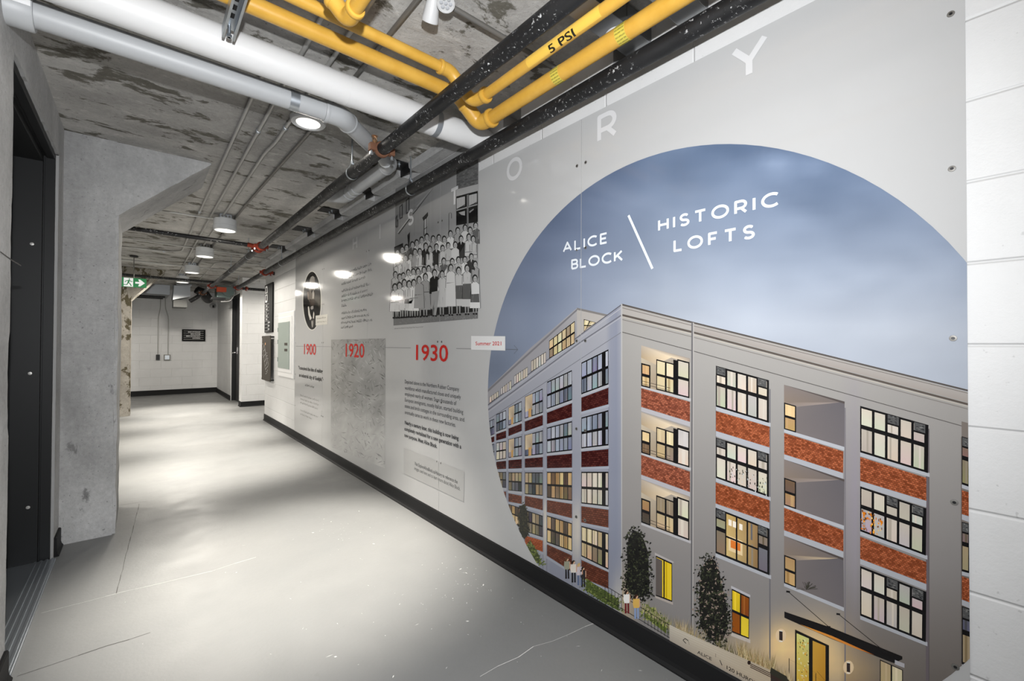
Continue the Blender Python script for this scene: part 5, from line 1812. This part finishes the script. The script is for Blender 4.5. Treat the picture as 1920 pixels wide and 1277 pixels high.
slant('120 HURON', (1363, 1254), (1422, 1286), 6.8, (52, 48, 46), 21)
slant('ALICE', (1308, 1224.5), (1335, 1238.5), 5.8, (60, 56, 54), 21)
P('printed_planter', [(1349.5, 1237), (1350.8, 1237), (1355, 1247), (1353.6, 1247)], (60, 56, 54), 21, True)
P('printed_planter', [(1342, 1225), (1342.8, 1225), (1342.8, 1232), (1342, 1232)], (120, 112, 104), 21, True)
for a, b_ in (((1281, 1200), (1285, 1197)), ((1285, 1197), (1291, 1201)), ((1291, 1201), (1293, 1208)), ((1281, 1200), (1287, 1206))):
    P('printed_planter', [(a[0], a[1] - .8), (b_[0], b_[1] - .8), (b_[0], b_[1] + .8), (a[0], a[1] + .8)], (52, 48, 46), 21, True)


def scribble(pl, pr, h_px, col, seed, layer=24):
    """print too small to read: word-shaped rows of short strokes"""
    r_ = random.Random(seed)
    a, b_ = W(*pl), W(*pr)
    h_ = abs(W(pl[0], pl[1] - h_px)[1] - a[1])
    y = a[0]
    while y > b_[0]:
        for _ in range(r_.randint(2, 9)):
            if y < b_[0]:
                break
            hh = h_ * r_.choice((.62, .62, .62, 1.0))
            put(L_, [(y, a[1]), (y - h_ * .13, a[1]), (y - h_ * .13, a[1] + hh), (y, a[1] + hh)], col, layer)
            if r_.random() < .7:
                zz = a[1] + r_.choice((0, .5 * h_ * .9))
                put(L_, [(y, zz), (y - h_ * .5, zz), (y - h_ * .5, zz + h_ * .13), (y, zz + h_ * .13)], col, layer)
            y -= h_ * .62
        y -= h_ * .5


sk = 5
for a, b_ in (((641, 516), (697, 496)), ((641, 525.5), (698, 507.5)), ((641, 534.5), (686, 519)), ((641, 548), (694, 534)), ((641, 557.5), (688, 545)), ((641, 566), (699, 552.5)), ((641, 575.5), (649.5, 573)),
              ((641, 589.5), (688, 581)), ((641, 598.5), (692, 590)), ((640, 607.5), (698, 600)), ((640, 616), (662, 611.5))):
    scribble(a, b_, 5.2, (66, 66, 66), sk)
    sk += 1
scribble((572.5, 723.5), (590, 727), 4.6, (70, 70, 68), 40)
for a, b_ in (((563.5, 742), (598, 750)), ((563.5, 749), (598, 758)), ((563.5, 756), (597, 766)), ((563.5, 770), (596, 781)), ((563.5, 777), (585, 784))):
    scribble(a, b_, 3.6, (110, 109, 106), sk)
    sk += 1
scribble((740, 617), (794, 614.6), 2.4, (70, 70, 70), 77)

# ---- 1900: oval portrait of a bearded man with a caption slip
F = 'printed_portrait'


def oval(cx, cy, rx, ry, n=40):
    return [(cx + rx * math.cos(2 * PI * k / n), cy + ry * math.sin(2 * PI * k / n)) for k in range(n)]


P(F, oval(585.2, 563.8, 18.2, 56), (214, 212, 206), 6)
P(F, oval(585.2, 563.8, 16.6, 54.2), [(30, 28, 27)] * 40, 7)
s_ = lambda pts: [(560 + x / 9.82, 500 + y / 9.82) for x, y in pts]
P(F, s_([(150, 760), (180, 660), (330, 660), (400, 800), (380, 920), (300, 1100), (230, 1150), (160, 1050), (115, 900)]), (26, 25, 25), 8)
P(F, s_([(205, 250), (225, 190), (262, 172), (292, 195), (303, 260), (302, 420), (292, 560), (280, 690), (255, 745), (215, 700), (188, 620), (196, 420)]), [(150, 146, 140)] * 4 + [(120, 112, 104)] * 4 + [(104, 96, 88)] * 4, 9)
P(F, s_([(158, 470), (180, 455), (192, 520), (186, 610), (170, 600)]), (126, 112, 100), 9)
P(F, s_([(228, 440), (300, 425), (303, 470), (268, 470), (240, 490)]), (44, 40, 38), 10)
P(F, s_([(256, 470), (275, 430), (286, 520), (278, 585), (256, 590)]), (178, 172, 164), 11)
P(F, s_([(200, 600), (290, 600), (296, 680), (270, 730), (236, 730), (204, 690)]), (66, 56, 50), 10)
P(F, s_([(225, 735), (270, 720), (276, 770), (245, 795), (222, 775)]), (150, 146, 142), 11)
P(F, s_([(172, 740), (190, 730), (215, 880), (245, 950), (210, 985), (180, 880)]), (212, 208, 200), 11)
P(F, s_([(278, 820), (290, 860), (286, 960), (262, 950), (268, 880)]), (206, 200, 192), 11)
P(F, s_([(222, 985), (282, 970), (286, 1060), (262, 1130), (232, 1090)]), (92, 88, 84), 11)
P(F, s_([(240, 1000), (262, 1000), (262, 1110), (248, 1120)]), (170, 166, 160), 12)
P(F, s_([(305, 470), (405, 475), (405, 600), (300, 600)]), (62, 60, 60), 8)
P('printed_caption_slip', [(592, 592), (614.6, 589), (614, 608), (592, 610.5)], (214, 211, 203), 13)
scribble((594.5, 598.5), (612, 595.5), 3, (80, 78, 74), 90, 14)
scribble((594.5, 605.5), (612, 603), 3, (80, 78, 74), 91, 14)

# ---- 1920: faded aerial photograph
A_ = 'printed_aerial_photo'
aq = [(621, 637), (723, 634.5), (721.8, 878), (620.3, 838)]


def aerc(x, y):
    n_ = noise.noise(Vector((x * .05, y * .03, 1))) * 22 + noise.noise(Vector((x * .2, y * .12, 9))) * 16
    v = 158 + n_ * .9 + max(0, (y - 740)) * .26
    return (v, v, v * .995)


gridfill(A_, aq, aerc, 22, 34, 6, False)
for k in range(620):
    u, v_ = rnd.random(), rnd.random()
    a = rnd.choice((.35, -.5, 1.1, -.9)) + rnd.uniform(-.25, .25)
    l_ = rnd.uniform(.008, .07)
    w_ = rnd.uniform(.0015, .006)
    du, dv = math.cos(a) * l_, math.sin(a) * l_ * .5
    f = lambda s, t_: Q(aq, max(0, min(1, u + s)), max(0, min(1, v_ + t_)), 1, 1)[0]
    c = rnd.choice((112, 122, 130, 166, 178, 188))
    if v_ > .6:
        c = 120 + (c - 120) * .6 + 26
    P(A_, [f(-du, -dv), f(w_, -w_), f(du, dv), f(-w_, w_)], (c, c, c), 7)

# ---- 1930: staff photograph in front of the factory
H = 'printed_group_photo'
g1 = lambda x, y: (735 + x / 9.12, 300 + y / 9.12)
g2 = lambda x, y: (735 + x / 6.72, 420 + y / 6.72)
(yl, zl), (yr, zr) = W(740, 606.5), W(896.3, 597.5)
zbm = (zl + zr) / 2
put(H, [(yl, zbm), (yr, zbm), (yr, 2.46), (yl, 2.46)], [(150, 150, 150), (168, 168, 168), (160, 160, 160), (138, 138, 138)], 5)


def hp_(f, pts, c, layer):
    c = (c, c, c) if isinstance(c, (int, float)) else c
    P(H, [f(*p) for p in pts], c, layer)


for k in range(46):        # boarding
    x = 60 + k * 15
    hp_(g1, [(x, -100), (x + 3, -100), (x + 3, 1300), (x, 1300)], 140 + rnd.uniform(-10, 14), 6)
hp_(g1, [(1105, 60), (1475, -60), (1475, 415), (1105, 505)], 96, 7)
for j in range(16):
    for i in range(9):
        x = 1108 + i * 41 + (20 if j % 2 else 0)
        y = 70 + j * 27 - (x - 1105) * .27
        hp_(g1, [(x, y), (min(x + 37, 1473), y - 10), (min(x + 37, 1473), y + 11), (x, y + 21)], 104 + rnd.uniform(-14, 16), 8)
hp_(g1, [(1105, 505), (1475, 410), (1475, 520), (1105, 625)], 170, 9)
hp_(g1, [(1100, 625), (1470, 530), (1470, 1060), (1100, 1120)], 30, 9)
for (a, b_) in ((1110, 1250), (1320, 1455)):
    hp_(g1, [(a, 660 - (a - 1100) * .25), (b_, 660 - (b_ - 1100) * .25), (b_, 790 - (b_ - 1100) * .22), (a, 840 - (a - 1100) * .25)], 186, 10)
    for k in range(6):
        x = a + (b_ - a) * (k + .5) / 6
        hp_(g1, [(x, 660 - (x - 1100) * .25), (x + 7, 660 - (x - 1100) * .25), (x + 7, 820 - (x - 1100) * .22), (x, 820 - (x - 1100) * .22)], 150, 11)
hp_(g1, [(1105, 850), (1460, 750), (1460, 772), (1105, 875)], 150, 11)
hp_(g1, [(1282, 600), (1312, 590), (1312, 1190), (1282, 1190)], 120, 11)
hp_(g1, [(1140, 900), (1250, 870), (1250, 950), (1190, 940)], 170, 10)
hp_(g1, [(1320, 880), (1400, 830), (1400, 850), (1330, 910)], 140, 10)
for pts, c in (([(700, 490), (712, 478), (440, 840), (425, 838)], 60), ([(690, 480), (700, 470), (430, 800), (418, 800)], 190), ([(430, 835), (440, 845), (360, 935), (350, 925)], 60), ([(300, 1000), (312, 1010), (120, 1270), (106, 1262)], 56), ([(288, 990), (298, 998), (104, 1250), (96, 1240)], 190)):
    hp_(g1, pts, c, 9)
for x0_, x1_, y0_, y1_ in ((60, 95, 930, 1130), (130, 185, 740, 990), (75, 110, 1000, 1140), (240, 300, 630, 900)):
    hp_(g1, [(x0_, y0_ + 60), (x1_, y0_), (x1_, y1_), (x0_, y1_ + 30)], 74, 8)
    hp_(g1, [(x0_ + 14, y0_ + 66), (x1_ - 16, y0_ + 40), (x1_ - 16, y1_ - 20), (x0_ + 14, y1_)], 140, 9)
hp_(g1, [(520, 990), (615, 890), (620, 950), (600, 990), (540, 1040)], 40, 9)
hp_(g1, [(540, 1040), (612, 980), (605, 1300), (545, 1300)], 176, 9)
for pts in ([(545, 1030), (557, 1020), (557, 1300), (545, 1300)], [(590, 990), (600, 985), (600, 1300), (590, 1300)], [(550, 1180), (605, 1140), (605, 1152), (550, 1192)]):
    hp_(g1, pts, 40, 10)
hook = [(975, 1270), (975, 960)] + [(998 + 22 * math.cos(a), 930 - 30 * math.sin(a)) for a in [PI * (1 - k / 8) for k in range(9)]] + [(1020, 1000)]
for a, b_ in zip(hook[:-1], hook[1:]):
    hp_(g1, [(a[0] - 4, a[1]), (b_[0] - 4, b_[1]), (b_[0] + 4, b_[1]), (a[0] + 4, a[1])], 60, 9)
hp_(g2, [(30, 290), (140, 240), (150, 420), (30, 450)], 30, 9)
hp_(g2, [(196, 140), (228, 100), (222, 300), (205, 320)], 44, 9)
# ground and the dark space under the benches
hp_(g2, [(20, 1090), (1085, 1000), (1085, 1190), (20, 1280)], 120, 9)
hp_(g2, [(20, 1090), (400, 1070), (1085, 1020), (1085, 1100), (600, 1150), (20, 1196)], 36, 10)
for k in range(420):
    x = rnd.uniform(30, 1080)
    y = rnd.uniform(1160 - x * .05, 1262 - x * .062)
    s = rnd.uniform(2, 7)
    hp_(g2, [(x, y), (x + s, y - 1), (x + s * .5, y + s)], rnd.choice((70, 90, 150, 170, 190)), 11)
ROWS = [[(70, 360), (130, 325), (185, 300), (258, 265), (313, 240), (375, 205), (440, 165), (520, 190), (592, 175), (660, 195), (738, 125), (830, 85), (922, 50), (985, 80), (1055, 20)],
        [(75, 490), (122, 470), (172, 430), (237, 410), (292, 355), (352, 350), (428, 280), (480, 320), (562, 290), (640, 310), (710, 275), (800, 265), (873, 190), (970, 165), (1025, 190)],
        [(45, 640), (100, 670), (145, 655), (208, 615), (272, 605), (330, 600), (405, 580), (465, 565), (558, 540), (655, 470), (762, 475), (840, 455), (920, 450), (1003, 415), (1052, 510)],
        [(40, 800), (97, 780), (158, 745), (218, 760), (278, 745), (345, 705), (425, 670), (540, 620), (635, 635), (745, 555), (843, 590), (950, 560), (1050, 690)]]
DARKB = {(428, 280): 34, (562, 290): 44, (873, 190): 60, (540, 620): 30, (1003, 415): 56, (130, 325): 90}
ly = 12
for ri, row in enumerate(ROWS):
    for x, y in row:
        k = 1 + .12 * (ri == 3)
        tone = DARKB.get((x, y), rnd.choice((160, 188, 200, 208, 216, 222)))
        w_ = 47 * k
        hgt = [230, 240, 250, 0][ri] or (1085 - y - x * .03 + rnd.uniform(-30, 26))
        if x == 540:
            hgt = 260
        tl, tr_ = (x - w_, y + 66 * k), (x + w_, y + 62 * k)
        hp_(g2, [(x - 18, y + 34), (x + 18, y + 34), (tr_[0] + 6, tr_[1] - 4), (x + w_ * (1.25 if ri == 3 else 1.05) + 6, y + hgt), (x - w_ * (1.25 if ri == 3 else 1.05) - 5, y + hgt), (tl[0] - 5, tl[1] - 4)], tone * .45, ly)
        hp_(g2, [(x - 14, y + 36), (x + 14, y + 36), tr_, (x + w_ * (1.25 if ri == 3 else 1.05), y + hgt - 2), (x - w_ * (1.25 if ri == 3 else 1.05), y + hgt - 2), tl], tone, ly + .5)
        if rnd.random() < .5 and tone > 140:      # belt or hem of a blouse
            hp_(g2, [(x - w_, y + 186), (x + w_, y + 180), (x + w_, y + 190), (x - w_, y + 196)], tone * .6, ly + .8)
        if rnd.random() < .25 and tone > 140:     # dark skirt
            hp_(g2, [(x - w_, y + 196), (x + w_, y + 190), (x + w_ * 1.1, y + max(200, hgt * .8)), (x - w_ * 1.1, y + max(200, hgt * .8))], 96, ly + .7)
        for _ in range(3):       # folds of the clothes
            xx = x + rnd.uniform(-w_ * .8, w_ * .8)
            yy = y + rnd.uniform(90, min(hgt, 330))
            hp_(g2, [(xx, yy), (xx + 4, yy), (xx + rnd.uniform(-6, 8), yy + rnd.uniform(30, 80))], tone * .68, ly + 1)
        for sx_ in (-1, 1):      # arms
            hp_(g2, [(x + sx_ * w_, y + 70), (x + sx_ * (w_ - 9), y + 74), (x + sx_ * (w_ - 12), y + 170), (x + sx_ * (w_ - 4), y + 172)], tone * .72, ly + 1)
        hp_(g2, [(x - 7, y + 40), (x + 7, y + 40), (x, y + 74)], 150 if tone > 100 else 215, ly + 1)
        hp_(g2, [(x + 30 * k * math.cos(a), y - 4 + 46 * k * math.sin(a)) for a in [2 * PI * j / 14 for j in range(14)]], 46, ly + 2)
        hp_(g2, [(x + 3 + 21 * k * math.cos(a), y + 6 + 36 * k * math.sin(a)) for a in [2 * PI * j / 14 for j in range(14)]], 178, ly + 3)
        for ex in (-6, 10):
            hp_(g2, [(x + ex - 4, y - 2), (x + ex + 4, y - 3), (x + ex + 4, y + 3), (x + ex - 4, y + 4)], 70, ly + 4)
        hp_(g2, [(x - 4, y + 22), (x + 11, y + 21), (x + 8, y + 26), (x - 1, y + 27)], 92, ly + 4)
        if ri == 3:              # legs and shoes
            for dx in (-20, 14):
                yb_ = 1180 - x * .05
                hp_(g2, [(x + dx - 9, y + hgt - 4), (x + dx + 11, y + hgt - 4), (x + dx + 8, yb_), (x + dx - 4, yb_)], 150 if x != 540 else 120, ly)
                hp_(g2, [(x + dx - 8, yb_ - 6), (x + dx + 12, yb_ - 6), (x + dx + 18, yb_ + 14), (x + dx - 8, yb_ + 14)], 32, ly + 1)
    ly += 5
hp_(g2, [(505, 860), (600, 840), (590, 950), (560, 1150), (530, 1150), (545, 960), (510, 1080), (490, 1060)], 160, ly)

# ---- panels: each board is a thing, its share of the print and its screws are parts
PL = ['mural panel at the near end, with most of the round building picture and HISTORIC LOFTS', 'second mural panel, with the letter O and the left edge of the round building picture', 'mural panel with the big red 1930 and the staff photograph', 'mural panel with the letter H and the left part of the grey aerial picture', 'last mural panel beside the electrical panel, with the oval portrait and red 1900']
SZs = [2.045, 1.657, 1.235, 0.83, 0.427]
GAP = .0012
for k in range(5):
    y0, y1 = YS[k], YS[k + 1]
    t = thing('mural_panel', PL[k], 'wall panel', (XP, (y0 + y1) / 2, ZB), 'mural panels')
    b = MB()
    spans = [(y0 + GAP, y1 - GAP, ZT if y1 < YSTEP else ZT2)]
    if y0 < YSTEP < y1:
        spans = [(y0 + GAP, YSTEP, ZT), (YSTEP, y1 - GAP, ZT2)]
    for a, c, zt_ in spans:
        b.box(XP, XR - .001, a, c, ZB, zt_)
    bo = b.build('board', M['board'] if 'board' in M else M['print'], t)
    me = bo.data
    at_ = me.color_attributes.new('ink', 'FLOAT_COLOR', 'CORNER')
    bg = ink((186, 186, 186))
    for i in range(len(at_.data)):
        at_.data[i].color = (*bg, 1)
    for gname, polys in ART.items():
        vs, fs, cs = [], [], []
        for pi_, (pts, layer) in enumerate(polys):
            ys_ = [p[0][0] for p in pts]
            if max(ys_) <= y0 or min(ys_) >= y1:
                continue
            for a, c, zt_ in spans:
                q = pts
                for h_ in ((-1, 0, -a), (1, 0, c), (0, -1, -ZB), (0, 1, zt_)):
                    if any(h_[0] * p[0][0] + h_[1] * p[0][1] > h_[2] for p in q):
                        q = clip_half(q, *h_)
                    if len(q) < 3:
                        break
                if len(q) < 3:
                    continue
                n0 = len(vs)
                # wind the face towards the corridor (-x)
                ar = sum(q[i][0][0] * q[(i + 1) % len(q)][0][1] - q[(i + 1) % len(q)][0][0] * q[i][0][1] for i in range(len(q)))
                if ar > 0:
                    q = q[::-1]
                for p in q:
                    vs.append((XP - .0003 - layer * .00009 - (pi_ % 44) * 2e-6, p[0][0], p[0][1]))
                    cs.append((*p[1], 1))
                fs.append(tuple(range(n0, len(vs))))
        if not fs:
            continue
        off = parent_loc(t)
        gname = gname.split('#')[0]
        me = bpy.data.meshes.new(gname)
        me.from_pydata([(v[0] - off.x, v[1] - off.y, v[2] - off.z) for v in vs], [], fs)
        ca = me.color_attributes.new('ink', 'FLOAT_COLOR', 'CORNER')
        buf = []
        for p in me.polygons:
            for vi in p.vertices:
                buf.extend(cs[vi])
        ca.data.foreach_set('color', buf)
        obj(gname, me, t, M['print'])
    for z in SZs:
        for yy in ((y0 + .026, y1 - .026) if k < 4 else (y0 + .026, y1 - .03)):
            sc_ = MB()
            sc_.lathe((XP - .0006, yy, z), (-1, 0, 0), [(0, .001), (0, .0075), (.0012, .0072), (.0016, .004), (.0016, .001)], 18)
            so = sc_.build('screw', M['conduit_grey'], t, 40)
            MB().lathe((XP - .0021, yy, z), (-1, 0, 0), [(0, .001), (0, .0036), (.0007, .0032), (.0007, .001)], 12).build('screw_socket', M['hole'], so, 40)
